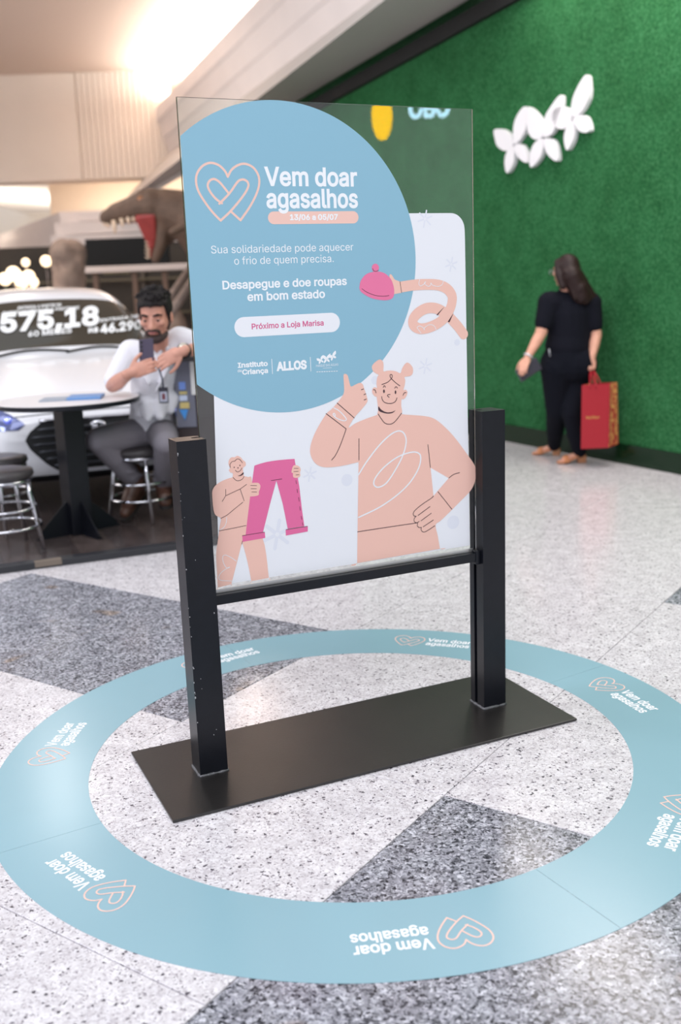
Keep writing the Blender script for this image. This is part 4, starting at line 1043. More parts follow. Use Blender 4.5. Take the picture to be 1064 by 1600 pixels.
pts = [P(.052 * math.sin(a), .02 + .062 * math.cos(a), -.075 - .020 * math.cos(a)) for a in [math.radians(x) for x in (-85, -60, -35, -15, 0, 15, 35, 60, 85)]]
g.tube(pts, [.012 * HK, .017 * HK, .021 * HK, .023 * HK, .024 * HK, .023 * HK, .021 * HK, .017 * HK, .012 * HK], 10)
g.tube([P(-.034, .080, -.075), P(-.032, .088, -.050), P(-.016, .101, -.042), P(0, .105, -.041), P(.016, .101, -.042), P(.032, .088, -.050), P(.034, .080, -.075)], .0075 * HK, 8)
for s in (-1, 1): g.tube([P(s * .060, .03, -.06), P(s * .068, .012, -.03), P(s * .072, .006, 0)], .009 * HK, 8)
sculpt('beard', g, mat('beard', (58, 44, 42), .7, bump=.5, bscale=150), man, .0055, 2)
# shirt with short sleeves, collar, hem hanging out
g = G()
g.cap(pel + Vector((0, .0, .02)), waist, .150, .130, 16); g.cap(waist, chest, .130, .138, 16); g.cap(chest + Vector((0, .01, .0)), nb + Vector((0, .035, -.055)), .132, .085, 16)
for sh, el, q in ((shR, elR, .86), (shL, elL, .72)):
    g.cap(nb + Vector((0, .035, -.06)), sh, .078, .080, 14); g.cap(sh, sh.lerp(el, q), .080, .066, 14)
for x, y, Y, r in ((217, 645, 6.06, .05), (231, 653, 6.03, .045), (250, 650, 6.04, .05), (266, 640, 6.10, .05)): g.cap(at(x, y - 16, Y + .04), at(x, y, Y), .06, r * .6, 10)
for a, b, c in (((215, 560), (232, 600), 6.0), ((262, 575), (244, 612), 6.0), ((214, 612), (256, 622), 6.06), ((214, 630), (262, 606), 6.06)): g.cap(at(*a, c), at(*b, c - .01), .012, .010, 8)
sculpt('shirt', g, M_SHIRT, man, .0075, 5)
g = G(); cl = [nb + Vector((.078 * math.cos(a), .02 + .07 * math.sin(a), .0 + .012 * math.sin(a))) for a in [math.radians(x) for x in range(-70, 251, 20)]]
g.tube(cl, [.012] * len(cl), 8); g.cap(cl[0], cl[0] + Vector((-.03, -.03, -.085)), .012, .012, 8); g.cap(cl[-1], cl[-1] + Vector((.035, -.03, -.075)), .012, .012, 8)
sculpt('collar', g, M_SHIRT, man, .006, 2)
g = G()
for hp, kn, an in ((hipR, knR, anR), (hipL, knL, anL)):
    g.cap(pel, hp, .122, .108, 16); g.cap(hp, kn, .105, .078, 16); g.cap(kn, kn.lerp(an, .45), .074, .070, 14); g.cap(kn.lerp(an, .45), an + (kn - an) * .12, .068, .062, 14)
    for q in (.12, .2, .3): c0 = an + (kn - an) * q; g.tube([c0 + Vector((.062 * math.cos(a), .062 * math.sin(a), .012 * math.sin(2 * a + q * 20))) for a in [2 * math.pi * i / 16 for i in range(16)]], .012, 8, closed=True)
g.cap(pel, waist + (pel - waist) * .5, .125, .118)
sculpt('trousers', g, M_TROUS, man, .0075, 5)
def boot(an, kn, toe, heel, nm='boot'):
    toe, heel = Vector(toe), Vector(heel); d = (toe - heel).normalized(); g = G()
    g.cap(an + Vector((0, 0, .06)), heel + Vector((0, 0, .055)) + d * .03, .056, .052, 14); g.cap(an + (kn - an) * .24, an, .058, .058, 14); g.cap(an, an.lerp(toe + Vector((0, 0, .03)), .62), .056, .046, 14); g.cap(heel + Vector((0, 0, .045)) + d * .03, toe + Vector((0, 0, .036)) - d * .05, .046, .040, 14)
    g.cap(toe + Vector((0, 0, .034)) - d * .09, toe + Vector((0, 0, .032)) - d * .035, .045, .036, 14); g.cap(an, toe + Vector((0, 0, .05)) - d * .12, .045, .036, 12)
    b = sculpt(nm, g, M_BOOT, man, .006, 3)
    up = Vector((0, 0, 1)); side = d.cross(up).normalized(); up = side.cross(d)
    s = G(); N = 20; lo = []; 
    for i in range(N):
        a = 2 * math.pi * i / N; L = (toe - heel).length / 2 + .008; lo.append((heel + toe) / 2 + d * L * math.cos(a) + side * (.044 + .006 * math.cos(a)) * math.sin(a))
    s.add([p - up * .004 for p in lo] + [p + up * .016 for p in lo], [tuple(range(N))[::-1], tuple(range(N, 2 * N))] + [(i, (i + 1) % N, N + (i + 1) % N, N + i) for i in range(N)])
    s.frame_box(heel - d * .004 - side * .034 - up * .022, d * .07, side * .068, up * .024, .004)
    s.obj('sole', M_SOLE, b)
    l = G()
    for t in (.35, .5, .65, .8):
        c0 = an.lerp(toe - d * .09 + Vector((0, 0, .07)), t) + up * .028 + d * .028; l.tube([c0 - side * .025, c0 + up * .006, c0 + side * .025], .004, 6)
    l.obj('laces', mat('boot_laces', (60, 46, 42), .8), b)
boot(anR, knR, flr(193, 815, ZD + .01), at(219, 776, 6.30)); 
hl = anL + Vector((0, .05, 0)); hl.z = ZD + .085; boot(anL, knL, anL + Vector((.03, -.17, 0)) * 1.0 + Vector((0, 0, ZD + .075 - anL.z)), hl)
# wrist watch and ring
wd = (wrL - elL).normalized(); wc = elL.lerp(wrL, .93); a_ = wd.cross(Vector((0, 0, 1))).normalized(); b_ = wd.cross(a_)
wt = G().tube([wc + (a_ * math.cos(q) + b_ * math.sin(q)) * .037 for q in [2 * math.pi * i / 20 for i in range(20)]], .008, 8, closed=True).obj('watch_strap', mat('black_leather', (30, 28, 30), .5), man, True)
fc = wc + Vector((0, -.03, .032)).normalized() * .042; nz = (fc - wc).normalized(); Rw = nz.to_track_quat('Z', 'Y').to_matrix()
G().ball(fc, (.022, .022, .008), 16, 8, Rw).obj('watch_face', mat('watch_face', (210, 204, 190), .2, .6), wt, True)
# phone and badge
phone = thing('phone', 'dark purple phone in the hands of the seated man', 'phone', ph)
rp = Vector((1, -.08, .04)).normalized(); up_ = Vector((-.10, .30, 1)); up_ = (up_ - rp * up_.dot(rp)).normalized(); fp = up_.cross(rp).normalized()
G().frame_box(ph - rp * .041 - up_ * .075 - fp * .005, rp * .082, up_ * .152, fp * .009, .004).obj('phone_body', mat('phone_purple', (58, 48, 72), .25), phone)
cs = -1 if (CAM - ph).dot(fp) < 0 else 1
cface = ph + fp * (.0045 if cs > 0 else -.0055)
for k in range(3): G().ball(cface + rp * (.026 if (CX.dot(rp) < 0) else -.026) + up_ * (.058 - .022 * k), .0075, 10, 6).obj('lens', mat('lens_black', (22, 20, 28), .1), phone, True)
bd = thing('id_badge', 'identity card on a dark lanyard hanging over the white shirt', 'badge', at(255, 620, 5.955))
bc = at(255.5, 618, 5.955); G().frame_box(bc + Vector((-.028, 0, -.046)), (.056, 0, 0), (0, .006, 0), (0, 0, .095), .003).obj('card_holder', mat('badge_black', (44, 42, 56), .35), bd)
G().box((bc.x - .021, bc.y - .0015, bc.z - .036), (bc.x + .021, bc.y, bc.z + .022)).obj('card', mat('badge_card', (190, 196, 214), .4), bd)
G().box((bc.x - .009, bc.y - .003, bc.z - .024), (bc.x + .010, bc.y - .0016, bc.z + .012), .001).obj('card_print', mat('badge_print', (120, 60, 70), .5), bd)
G().tube([at(243, 569, 5.90), at(249, 578, 5.915), at(253, 590, 5.93), at(255, 604, 5.95), bc + Vector((0, .003, .045))], .005, 6).obj('lanyard', mat('lanyard', (50, 56, 78), .7), bd, True)

# ---- woman walking along the green wall
WB = .0
M_TOP = mat('black_knit', (20, 21, 30), .95, 0, .15, bump=.2, bscale=40); M_BTR = mat('black_trousers', (17, 19, 28), .95, 0, .15, bump=.2, bscale=30)
M_SANDAL = mat('tan_sandal_leather', (206, 136, 92), .5)
woman = thing('person', 'woman with long dark hair in black top and trousers walking past the green wall', 'person', flr(885, 721))
yw = 7.74
pv = at(886, 563, yw + .03); wa = at(888, 528, yw + .03); ch = at(889, 488, yw + .02); nk = at(884, 455, yw - .0); hd = at(884, 424, yw - .03)
sL, sR = at(858, 473, yw - .02), at(922, 474, yw + .0); eL, eR = at(845, 521, yw - .06), at(931, 524, yw - .02); wL, wR = at(824, 559, yw - .12), at(925, 559, yw - .10)
hL, hR = at(870, 575, yw), at(902, 575, yw + .06); kL, kR = at(869, 643, yw + .08), at(894, 645, yw - .02)
fL = flr(864, 711); fR = flr(903, 723); aL = at(866, 700, fL.y); aR = at(905, 710, fR.y)
gs = G(); hfr = basis((-.58, .81, -.03)); Pw, Rw_ = head_solids(gs, hd, hfr, .95)
gs.cap(nk + Vector((0, 0, -.04)), hd + Vector((.01, 0, -.04)), .052, .050)
gs.cap(pv, wa, .14, .125); gs.cap(wa, ch, .125, .13); gs.cap(ch, nk + Vector((0, 0, -.06)), .12, .07)
for sh, el, wr in ((sL, eL, wL), (sR, eR, wR)):
    gs.cap(nk + Vector((0, 0, -.07)), sh, .06, .055); gs.cap(sh, el, .056, .045); gs.cap(el, el.lerp(wr, .4), .043, .041); gs.cap(el.lerp(wr, .4), wr, .040, .026)
for hp, kn, an in ((hL, kL, aL), (hR, kR, aR)):
    gs.cap(pv, hp, .12, .10); gs.cap(hp, kn, .095, .058); gs.cap(kn, kn.lerp(an, .4), .055, .053); gs.cap(kn.lerp(an, .4), an, .05, .034)
tdirs = {}
for nm, an, hx, tx in (('L', aL, (868, 710), (848, 711)), ('R', aR, (910, 723), (876, 727))):
    he, to = flr(*hx), flr(*tx); d = Vector((-.93, -.12 if nm == 'R' else .25, 0)).normalized(); he = Vector((an.x, an.y, 0)) - d * .035; to = he + d * .205; tdirs[nm] = (he, to, d)
    gs.cap(an, he + Vector((0, 0, .065)) + d * .02, .034, .030); gs.cap(he + Vector((0, 0, .07)) + d * .02, to + Vector((0, 0, .030)) - d * .05, .030, .026, 12)
    side = d.cross(Vector((0, 0, 1)))
    for q in range(5): gs.cap(to + side * (-.026 + .013 * q) - d * .055 + Vector((0, 0, .026)), to + side * (-.028 + .014 * q) - d * (.002 + .006 * abs(q - 1)) + Vector((0, 0, .022)), .0105, .009, 8)
hdir = (at(814, 582, yw - .19) - wL).normalized()
hand_solids(gs, wL, hdir, (.45, .75, -.35), -1, (18, 30, 22), .95, .012, 12, .5)
hand_solids(gs, wR, Vector((-.04, -.03, -1)), (-.6, -.75, 0), 1, (62, 75, 45), .92, .002, 30, .35)
sculpt('body', gs, M_SKINW, woman, .0062, 4)
face_parts(woman, Pw, Rw_, .95, True, M_SKINW)
g = G()
for x, y, z, rx, ry, rz in ((0, -.022, .045, .086, .094, .088), (0, -.055, .0, .086, .07, .10), (.01, -.080, -.06, .082, .045, .09)): g.ball(Pw(x, y, z), Vector((rx, ry, rz)) * .95, 20, 12, Rw_)
p0 = hd + Vector((.03, -.03, -.02))
g.cap(at(893, 430, yw - .10), at(908, 462, yw - .10), .075, .066, 14); g.cap(at(905, 450, yw - .11), at(914, 466, yw - .10), .066, .05, 14); g.cap(at(903, 462, yw - .115), at(929, 468, yw - .03), .034, .028, 12)
for k in range(9): q = k / 8; g.cap(at(884 + 22 * q, 425, yw - .13 + .03 * q), at(899 + 33 * q, 467 + 1.5 * math.sin(k * 2.3), yw - .145 + .10 * q), .022, .014, 8)
for s in (-1, 1): g.cap(Pw(s * .062, .025, .07), Pw(s * .078, .004, -.02), .028, .030, 10); g.cap(Pw(s * .078, .004, -.02), Pw(s * .072, -.03, -.115), .030, .026, 10)
sculpt('hair', g, M_HAIRW, woman, .0065, 3)
g = G()
g.cap(pv + Vector((0, 0, .10)), wa, .170, .162, 18); g.cap(wa, ch, .160, .158, 18); g.cap(wa + Vector((.05, 0, 0)), ch + Vector((.06, 0, 0)), .125, .125, 16); g.cap(ch, nk + Vector((0, 0, -.055)), .150, .078, 16); g.cap(nk + Vector((0, 0, -.05)), nk + Vector((0, 0, .0)), .070, .058, 14)
for sh, el in ((sL, eL), (sR, eR)): g.cap(nk + Vector((0, 0, -.085)), sh, .085, .088, 14); g.cap(sh, sh.lerp(el, .66), .086, .068, 14)
sculpt('top', g, M_TOP, woman, .0075, 5)
g = G()
g.cap(pv + Vector((0, 0, .09)), pv, .160, .172, 18); g.cap(pv + Vector((-.05, 0, -.02)), pv + Vector((.06, -.02, -.03)), .155, .165, 18)
for hp, kn, an in ((hL, kL, aL), (hR, kR, aR)):
    g.cap(pv, hp, .15, .128, 16); g.cap(hp, kn, .126, .080, 16); g.cap(kn, kn.lerp(an, .5), .078, .072, 14); g.cap(kn.lerp(an, .5), an + Vector((0, 0, .02)), .070, .052, 14)
sculpt('trousers', g, M_BTR, woman, .0075, 5)
zp = at(858.5, 551, yw - .19); G().tube([at(858, 545, yw - .17), at(858.5, 551, yw - .176), at(859.5, 557, yw - .176)], .005, 8).obj('pocket_zip', mat('zip_silver', (170, 172, 180), .3, .7), woman, True)
for nm in 'LR':
    he, to, d = tdirs[nm]; side = d.cross(Vector((0, 0, 1))); g = G(); N = 18
    top = lambda t: .058 + (.008 - .058) * min(1, max(0, (t - .25) / .45))
    v = []; 
    for i in range(13):
        t = i / 12; c0 = he.lerp(to, t) - d * .012 + d * .02 * t; wd_ = .034 * math.sqrt(max(.12, 1 - (2 * t - 1) ** 6)) + .004 * t; z = top(t)
        for s in (-1, 1): v += [c0 + side * s * wd_ + Vector((0, 0, z)), c0 + side * s * wd_ + Vector((0, 0, z + .012))]
    f = []
    for i in range(12): k = 4 * i; f += [(k, k + 4, k + 5, k + 1), (k + 2, k + 3, k + 7, k + 6), (k + 1, k + 5, k + 7, k + 3), (k, k + 2, k + 6, k + 4)]
    f += [(0, 1, 3, 2), (48, 50, 51, 49)]
    sd_ = obj('sandal', v, f, M_SANDAL, woman); G().frame_box(he - d * .014 - side * .03 + Vector((0, 0, .001)), d * .062, side * .06, (0, 0, .06), .005).obj('block_heel', mat('heel_tan', (186, 130, 92), .5), sd_)
    st_ = lambda c0, r, h: [c0 + side * r * math.cos(a) + Vector((0, 0, .012 + h * math.sin(a))) for a in [math.pi * i / 10 for i in range(11)]]
    g.tube(st_(he.lerp(to, .68), .040, .046), .011, 8); g.tube(st_(he.lerp(to, .76), .040, .040), .011, 8)
    g.tube([he + side * a * .036 + d * (.05 - .06 * (1 - abs(a))) + Vector((0, 0, .095)) for a in (-1, -.6, 0, .6, 1)], .006, 8); g.obj('strap', M_SANDAL, sd_, True)
# bracelet, earring
bw = eL.lerp(wL, .93); d_ = (wL - eL).normalized(); a_ = d_.cross(Vector((0, 0, 1))).normalized(); b_ = d_.cross(a_)
G().tube([bw + (a_ * math.cos(q) + b_ * math.sin(q)) * .032 for q in [2 * math.pi * i / 18 for i in range(18)]], .0075, 8, closed=True).obj('bracelet', mat('silver_bracelet', (220, 220, 226), .25, .6), woman, True)
gl_ = G().tube([Pw(.058, .10, .0) + Rw_ @ Vector((.02 * math.cos(q), 0, .018 * math.sin(q))) for q in [2 * math.pi * i / 16 for i in range(16)]], .0025, 6, closed=True)
gl_.tube([Pw(-.058, .10, .0) + Rw_ @ Vector((.02 * math.cos(q), 0, .018 * math.sin(q))) for q in [2 * math.pi * i / 16 for i in range(16)]], .0025, 6, closed=True); gl_.tube([Pw(.036, .108, .004), Pw(-.036, .108, .004)], .002, 6)
for s in (-1, 1): gl_.tube([Pw(s * .078, .10, .004), Pw(s * .082, .0, .008)], .0022, 6)
gl_.obj('glasses', mat('glasses_frame', (150, 160, 160), .3, .5), woman, True)
# wallet in the left hand
wc = at(825, 578, yw - .118); wx = (at(842, 572, yw - .16) - at(812, 592, yw - .19)).normalized(); wy = (at(826, 600, yw - .17) - at(836, 588, yw - .17)); wy = (wy - wx * wy.dot(wx)); 
wn = Vector((.25, -.95, 0)); wn = (wn - wx * wn.dot(wx)).normalized(); wy = wx.cross(wn).normalized()
wal = thing('wallet', 'dark grey zip wallet held low in the left hand of the walking woman', 'wallet', wc)
G().frame_box(wc - wx * .085 - wy * .05 - wn * .010, wx * .185, wy * .10, wn * .02, .006).obj('wallet_body', mat('wallet_grey', (58, 56, 68), .5), wal)
G().tube([wc - wx * .086 - wy * .05, wc - wx * .086 + wy * .05, wc + wx * .098 + wy * .05], .004, 6).obj('zip', mat('zip_dark', (110, 110, 120), .4, .6), wal)
# red paper bag
bt = yw - .26
b00, b10, b11, b01 = at(908, 697, bt), at(951, 699.5, bt), at(951, 600, bt), at(901, 599, bt)
bagc = (b00 + b10) / 2; bag = thing('shopping_bag', 'tall red paper bag with orange patterned side carried by the walking woman', 'bag', bagc)
bw_ = Vector((1, .06, 0)).normalized(); bd_ = Vector((.60, .80, 0)).normalized(); W_ = (b10 - b00).length; H_ = b11.z - b10.z
o_ = b10 - bw_ * (W_ * 1.02)
dpt = .19
M_BAG = mat('red_paper', (168, 26, 42), .5)
q = [o_, b10, b10 + bd_ * dpt, o_ + bd_ * dpt]; tt = [p + Vector((0, 0, H_)) for p in q]
tt[2] = tt[2] - bd_ * .05; tt[3] = tt[3] - bd_ * .05
mid0 = (q[1] + q[2]) / 2 - bw_ * .012; mid1 = (tt[1] + tt[2]) / 2 - bw_ * .02
th = .003
G().frame_box(q[0], q[1] - q[0], bd_ * th, (0, 0, H_)).obj('front_panel', M_BAG, bag)
obj('back_panel', [q[3], q[2], tt[2], tt[3]] + [p + bd_ * th for p in (q[3], q[2], tt[2], tt[3])], [(3, 2, 1, 0), (4, 5, 6, 7), (0, 1, 5, 4), (1, 2, 6, 5), (2, 3, 7, 6), (3, 0, 4, 7)], M_BAG, bag)
def pat():
    m = mat('orange_pattern_paper', (214, 138, 84), .5); nt = m.node_tree; b = nt.nodes['Principled BSDF']; geo = nt.nodes.new('ShaderNodeNewGeometry')
    r = ramp_node(nt, [(0.0, (232, 176, 108)), (.48, (226, 160, 96)), (.52, (186, 70, 58)), (1, (170, 50, 50))]); nt.links.new(noise_node(nt, geo.outputs['Position'], 38, 1).outputs['Fac'], r.inputs['Fac']); nt.links.new(r.outputs['Color'], b.inputs['Base Color']); return m
v = [q[1], mid0, mid1, tt[1], q[2], tt[2]]; obj('side_gusset', v + [p - bw_ * th for p in v], [(0, 1, 2, 3), (1, 4, 5, 2), (9, 8, 7, 6), (8, 11, 10, 7), (3, 2, 8, 9), (2, 5, 11, 8)], pat(), bag, label='orange patterned gusset')
v = [q[0], q[3], tt[3], tt[0]]; obj('side_gusset', v + [p + bw_ * th for p in v], [(0, 1, 2, 3), (7, 6, 5, 4), (3, 2, 6, 7)], MATS['orange_pattern_paper'], bag)
obj('bottom_panel', q + [p + Vector((0, 0, th)) for p in q], [(3, 2, 1, 0), (4, 5, 6, 7)], M_BAG, bag)
hnd = wR + Vector((0, 0, -.085))
for off, dd_ in ((0, 0), (.08, 1)):
    l_, r_ = tt[0] + bw_ * (W_ * .30) + bd_ * off, tt[0] + bw_ * (W_ * .52) + bd_ * off; pk = Vector((hnd.x, hnd.y, hnd.z))
    pts = smooth_path([(0, 0), (.12, .6), (.36, .98), (.5, 1), (.64, .98), (.88, .6), (1, 0)]); P3 = [l_.lerp(r_, p.x) + (pk - (l_ + r_) / 2) * p.y for p in pts]; G().tube([l_ - Vector((0, 0, .03))] + P3 + [r_ - Vector((0, 0, .03))], .006, 8).obj('handle', M_BAG, bag, True)
F = Flat(lambda x, y: q[0] + bw_ * x + Vector((0, 0, y)) - bd_ * .0012); F.text('Rapilleys', W_ * .18, W_ * .66, H_ * .475, .017, 'R', .01); F.obj('lettering', mat('gold_lettering', (206, 160, 84), .4), bag)

# ================================================================== DINOSAUR, ROCKS AND SCREEN BEYOND THE CAR
M_DINO = mat('dinosaur_hide', (94, 72, 58), .65, var=.25, vscale=9, bump=.7, bscale=45)
M_DRED = mat('dinosaur_mouth', (150, 56, 52), .4, var=.15, vscale=12); M_TOOTH = mat('tooth_ivory', (226, 198, 172), .4)
YD = 12.0; A = lambda x, y, dy=0.0: at(x, y, YD + dy)
dino = thing('dinosaur', 'large brown model of a meat-eating dinosaur with open jaws beyond the white car', 'dinosaur', flr(400, 640) * 1.0)
dino.location = (A(390, 500).x, YD, 0)
g = G()
hx = (A(160, 345) - A(250, 320)).normalized(); hz = Vector((0, 0, 1)); hz = (hz - hx * hz.dot(hx)).normalized(); hy = hx.cross(hz)
for a, b, r0, r1 in (((238, 322), (212, 326), .185, .15), ((215, 325), (182, 334), .15, .118), ((186, 333), (167, 340), .118, .085)):
    for d in (-.055, .055): g.cap(A(*a, d), A(*b, d), r0, r1, 14)
for d in (-.11, .11): g.ball(A(222, 307, d), (.085, .06, .075)); g.cap(A(223, 303, d), A(180, 327, d * .7), .05, .04)
g.cap(A(238, 320), A(262, 328), .19, .22, 16); g.cap(A(262, 328), A(310, 345), .24, .33, 16); g.cap(A(310, 345), A(365, 395, .1), .34, .46, 18); g.cap(A(365, 395, .1), A(412, 425, .2), .48, .44, 18); g.cap(A(412, 425, .2), A(432, 430, 1.0), .42, .22, 16); g.cap(A(432, 430, 1.0), A(390, 425, 2.2), .22, .06, 14)
# lower jaw
for d in (-.075, .075): g.cap(A(254, 346, d), A(252, 380, d), .095, .075, 12); g.cap(A(252, 380, d), A(243, 404, d * .7), .075, .055, 12)
g.cap(A(258, 340), A(262, 372), .13, .08, 12)
# small fore-limbs, legs
for d in (-.3, .25):
    g.cap(A(322, 372, d), A(290, 352, d - .1), .09, .06); g.cap(A(290, 352, d - .1), A(270, 362, d - .15), .055, .04)
    for q in (-4, 4): g.cap(A(270, 362, d - .15), A(262, 366 + q, d - .16), .022, .01, 8)
for d in (-.35, .45):
    hp = A(398, 440, .1 + d); kn = A(372, 520, .05 + d); hk = A(425, 585, .1 + d); ft = Vector((A(400, 640, d).x, hk.y, .09))
    g.cap(hp, kn, .33, .20, 16); g.cap(kn, hk, .17, .09, 14); g.cap(hk, ft, .085, .075, 12)
    for q in (-.13, 0, .13): g.cap(ft, ft + Vector((-.30, q - .05, -.02)), .075, .045, 10)
sculpt('body', g, M_DINO, dino, .018, 4)
g = G()
g.cap(A(241, 340), A(222, 344), .07, .05); 
for d in (-.05, .05): g.cap(A(238, 345, d - .02), A(237, 382, d - .02), .085, .055, 12); g.cap(A(237, 382, d - .02), A(236, 400, d * .6), .05, .03)
g.cap(A(232, 340), A(180, 344), .05, .05, 10)
for q in range(5): g.cap(A(215 + 6 * q, 340 - q, -.175), A(229 + 3 * q, 372, -.11), .034, .03, 10)
sculpt('mouth', g, M_DRED, dino, .014, 4)
def tooth(p, L, r): G().tube([p + Vector((0, 0, .02)), p + L * .5, p + L], [r, r * .75, r * .1], 8).obj('tooth', M_TOOTH, dino, True)
for k, (x, y, l) in enumerate(((163, 346, 8), (168, 348, 9), (178, 347, 19), (190, 344, 11), (200, 341, 10), (208, 339, 9))):
    d = -.135 if k > 1 else -.08; p = A(x, y, d); tooth(p, A(x + 2, y + l, d) - p, .03)
for k in range(6):
    x, y = 231 + k * .1, 374 + k * 6
    for d in (-.09,): p = A(x + 3 + (1 if d > 0 else 0), y, d); tooth(p, Vector((-.055, -.02, .02)), .016)
eb = A(220, 312, -.185); G().ball(eb, (.042, .02, .042), 14, 8).obj('eye', mat('dinosaur_eye', (150, 96, 60), .2), dino, True)
M_ROCK = mat('rock_painted', (142, 122, 110), .85, var=.3, vscale=5, bump=.9, bscale=10)
def rock(label, c, r, seed, nm='rock', grp=None):
    random.seed(seed); g = G()
    for k in range(9): g.ball(c + Vector((random.uniform(-.4, .4) * r.x, random.uniform(-.4, .4) * r.y, r.z + random.uniform(-.45, .45) * r.z)), (r.x * random.uniform(.5, .75), r.y * random.uniform(.5, .75), r.z * random.uniform(.5, .62)), 10, 7)
    lo = min(p.z for p in g.v); g.v = [p - Vector((0, 0, lo - .002)) for p in g.v]
    o = sculpt(nm, g, M_ROCK, None, .05, 2); tag(o, label, 'rock', grp); return o
# tall rock pillar: stacked lumps from floor to top
random.seed(5); g = G(); pc = at(109, 470, 13.2); zt_p = at(109, 369, 13.2).z; k = 0; z = .18
while z < zt_p - .16:
    for q in range(4): g.ball(Vector((pc.x + random.uniform(-.07, .07), pc.y + random.uniform(-.1, .1), z)), (random.uniform(.16, .20), .2, .19), 10, 7)
    z += .16
lo = min(p.z for p in g.v); g.v = [p - Vector((0, 0, lo - .002)) for p in g.v]
tag(sculpt('rock_pillar', g, M_ROCK, None, .035, 2), 'tall craggy grey-brown rock pillar left of the black screen', 'rock')
c = at(258, 455, 14.0); rock('rounded pale grey rock under the jaws of the dinosaur', Vector((c.x, c.y, 0)), Vector((.30, .28, .78)), 8)
c = at(300, 470, 14.3); rock('large dark rock behind the logs beside the poster edge', Vector((c.x + .45, c.y, 0)), Vector((.42, .4, .95)), 9)
for k, (a, b, r) in enumerate((((262, 470), (299, 418), .055), ((276, 474), (306, 432), .06))):
    p0, p1 = at(*a, 13.0 - .35 * k), at(*b, 13.15 - .35 * k); d = (p1 - p0).normalized(); p0 = p0 - d * (p0.z / d.z) * .97
    lg = G(); lg.tube([p0.lerp(p1, t) + Vector((random.uniform(-.01, .01), 0, random.uniform(-.01, .01))) for t in (0, .25, .5, .75, 1)], [r * q for q in (1.05, 1, .96, 1.0, .9)], 12)
    tag(lg.obj('log', mat('weathered_log', (138, 122, 114), .85, var=.2, vscale=14, bump=.4), None, True), ('weathered log leaning behind the dinosaur jaws, farther from the poster', 'weathered log leaning nearest the glass edge of the poster')[k], 'log')
# black video screen on a stand
ys = 15.0; a0, a1 = at(136, 417, ys), at(262, 369, ys)
vs = thing('video_screen', 'wide black video screen on a stand behind the dinosaur', 'screen', ((a0.x + a1.x) / 2, ys + .1, 0))
G().box((a0.x, ys, a0.z), (a1.x, ys + .12, a1.z), .01).obj('screen', mat('screen_black', (10, 10, 11), .55, spec=.2), vs)
s0 = at(140, 427, ys); G().box((a0.x - .02, ys - .12, s0.z), (a1.x + .3, ys + .14, a0.z - .002), .01).obj('shelf', mat('shelf_grey', (196, 182, 176), .5), vs)
for x in (150, 211, 258): p = at(x, 440, ys); G().box((p.x - .035, ys - .03, .001), (p.x + .035, ys + .06, s0.z)).obj('post', mat('brown_post', (104, 82, 70), .7), vs)
p = at(182, 430, ys); G().box((p.x - .19, ys - .02, at(0, 435, ys).z), (p.x + .19, ys + .0, s0.z - .005)).obj('sign_plate', mat('olive_sign', (150, 142, 100), .6), vs)
# dark shop interior
p0, p1 = at(-60, 400, 17.2), at(420, 400, 17.2)
sh = thing('shop_front', 'dark shop interior with shelving behind the black screen', 'shop', ((p0.x + p1.x) / 2, 17.3, 0))
G().box((p0.x, 17.2, .001), (p1.x, 17.3, at(0, 388, 17.2).z)).obj('back_panel', mat('shop_dark', (52, 46, 40), .8, var=.3, vscale=2), sh)
for k in range(4):
    x = p0.x + (p1.x - p0.x) * (k + .35) / 4; G().box((x - .03, 17.1, .001), (x + .03, 17.195, 2.1)).obj('upright', mat('shop_upright', (80, 68, 58), .6), sh)
for z in (.6, 1.1, 1.65): G().box((p0.x, 16.98, z), (p1.x, 17.095, z + .03)).obj('shelf', mat('shop_shelf', (92, 82, 62), .6), sh)
# lit globes and plants of the shop on the left
M_GLOBE = mat('lit_globe', (255, 236, 206), .4, emit=(255, 226, 186), estr=2.6)
for k, (x, y, r) in enumerate(((8, 436, .085), (21, 428, .10), (33, 438, .11), (45, 432, .085), (52, 441, .07), (72, 408, .075), (40, 410, .055))):
    c = at(x, y, 13.6 + .42 * k); r *= (13.6 + .42 * k) / 14.2; t = thing('globe_lamp', '', 'lamp', (c.x, c.y, 0), 'lit globe lamps in the shop left of the rock pillar')
    t['label'] = ('leftmost', 'second from left', 'largest low', 'third from left', 'lowest', 'highest and rightmost', 'small upper')[k] + ' of the warm lit globe lamps in the shop'
    G().ball(c, r, 14, 10).obj('globe', M_GLOBE, t, True); G().tube([Vector((c.x, c.y, .012)), c - Vector((0, 0, r * .9))], .012, 6).obj('stem', M_CHROME, t); G().lathe((c.x, c.y, .001), [(.09, 0), (.085, .012)], 16).obj('foot', M_CHROME, t)
pc = at(46, 440, 13.7); pl_ = thing('potted_plant', 'leafy green potted plant among the lit globes of the shop', 'plant', (pc.x, pc.y, 0))
G().lathe((pc.x, pc.y, .001), [(.13, 0), (.17, .35), (.15, .36)], 20).obj('pot', mat('pot_grey', (120, 112, 104), .7), pl_)
G().tube([Vector((pc.x, pc.y, .3)), Vector((pc.x, pc.y, 1.3))], .018, 8).obj('stem', mat('plant_stem', (90, 80, 56), .8), pl_)
random.seed(21)
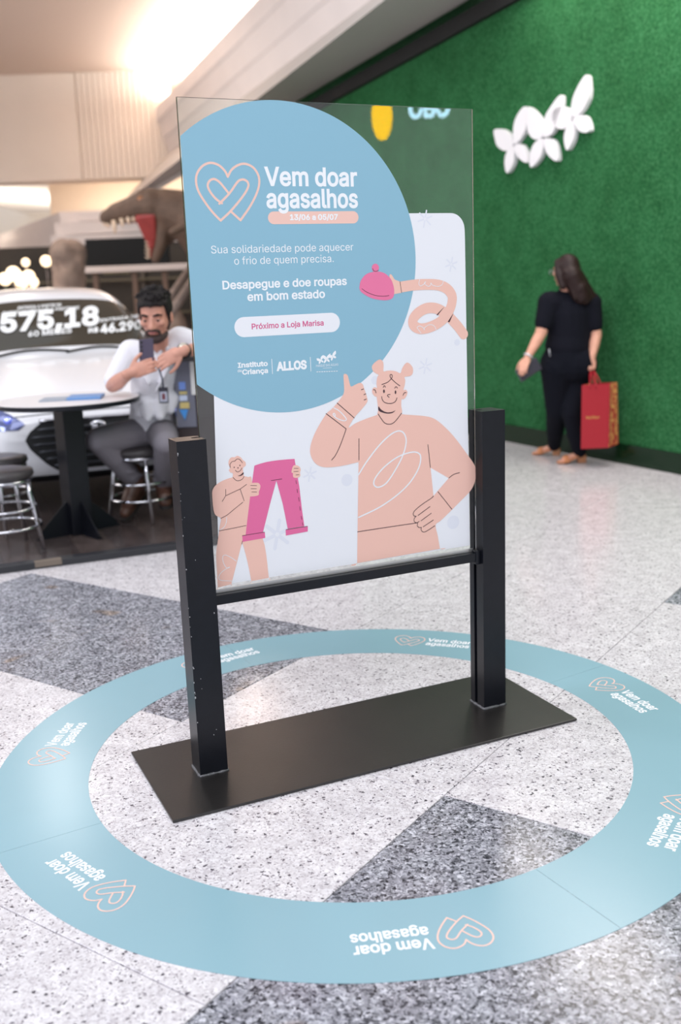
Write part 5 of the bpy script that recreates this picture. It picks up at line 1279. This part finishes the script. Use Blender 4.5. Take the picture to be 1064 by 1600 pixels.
for k in range(24):
    a = random.uniform(0, 6.28); z0 = random.uniform(.9, 1.4); L = random.uniform(.25, .42); d = Vector((math.cos(a), math.sin(a), random.uniform(.3, 1.3))).normalized(); s_ = d.cross(Vector((0, 0, 1))).normalized() * .035; b0 = Vector((pc.x, pc.y, z0))
    m1 = b0 + d * L * .5 + Vector((0, 0, .02)); e = b0 + d * L - Vector((0, 0, .05)); obj('leaf', [b0, m1 + s_, e, m1 - s_, m1 + Vector((0, 0, .012))], [(0, 1, 4), (1, 2, 4), (2, 3, 4), (3, 0, 4)], mat('leaf_green', (70, 98, 52), .6), pl_)
p = Vector((xl + .45, YB + .4, zb0 - .05)); tag(G().box((p.x - .35, p.y - .05, zb0 - .1), (p.x + .35, p.y + .05, zb0 - .0005), .02).obj('light_strip', mat('violet_light', (120, 110, 200), .4, emit=(120, 120, 230), estr=.9)), 'short violet light strip fixed under the white bulkhead above the rock pillar', 'lamp')

# ================================================================== LIT SIGNS ACROSS THE HALL (seen mirrored in the top of the glass)
def mirrored(px, py, dist):
    d = ray(px, py).normalized(); gpt = onpl(px, py, PP0, PN_); r = d - PN_ * 2 * d.dot(PN_); L = (gpt - CAM).length; return gpt + r * (dist - L), r
c, r = mirrored(597, 182, 12.0); back = r.cross(Vector((0, 0, 1))).normalized(); up = back.cross(r).normalized()
ys_ = thing('round_sign', 'round yellow lit shop sign across the hall, mirrored in the glass top', 'sign', c)
M_YL = mat('yellow_lit_face', (250, 200, 20), .4, emit=(255, 190, 0), estr=13)
v = [c + back * .115 * math.cos(q) + up * .25 * math.sin(q) for q in [2 * math.pi * i / 36 for i in range(36)]]; v2 = [p + r * .08 for p in v]
obj('face', v + [p + r * .02 for p in v], [tuple(range(36)), tuple(range(71, 35, -1))] + [(i, 36 + i, 36 + (i + 1) % 36, (i + 1) % 36) for i in range(36)], M_YL, ys_)
obj('can', [p + r * .021 for p in v] + [p + r * .12 for p in v], [tuple(range(36)), tuple(range(71, 35, -1))] + [(i, 36 + i, 36 + (i + 1) % 36, (i + 1) % 36) for i in range(36)], mat('sign_can', (60, 60, 62), .5), ys_)
c, r = mirrored(670, 167, 13.0); back = r.cross(Vector((0, 0, 1))).normalized(); up = back.cross(r).normalized()
ls = thing('letter_sign', 'pale blue lit letter sign across the hall, mirrored in the glass top', 'sign', c)
F = Flat(lambda x, y: c + back * -x + up * (y) ); F.text('OBO', -.24, .25, -.11, .22, 'O', .035); F.obj('lettering', mat('blue_white_lit_letters', (220, 240, 255), .4, emit=(190, 228, 255), estr=14), ls)
G().frame_box(c + back * -.27 + up * -.02 + r * .004, back * .54, up * .04, r * .04).obj('backing', mat('sign_backing', (70, 78, 74), .6), ls)
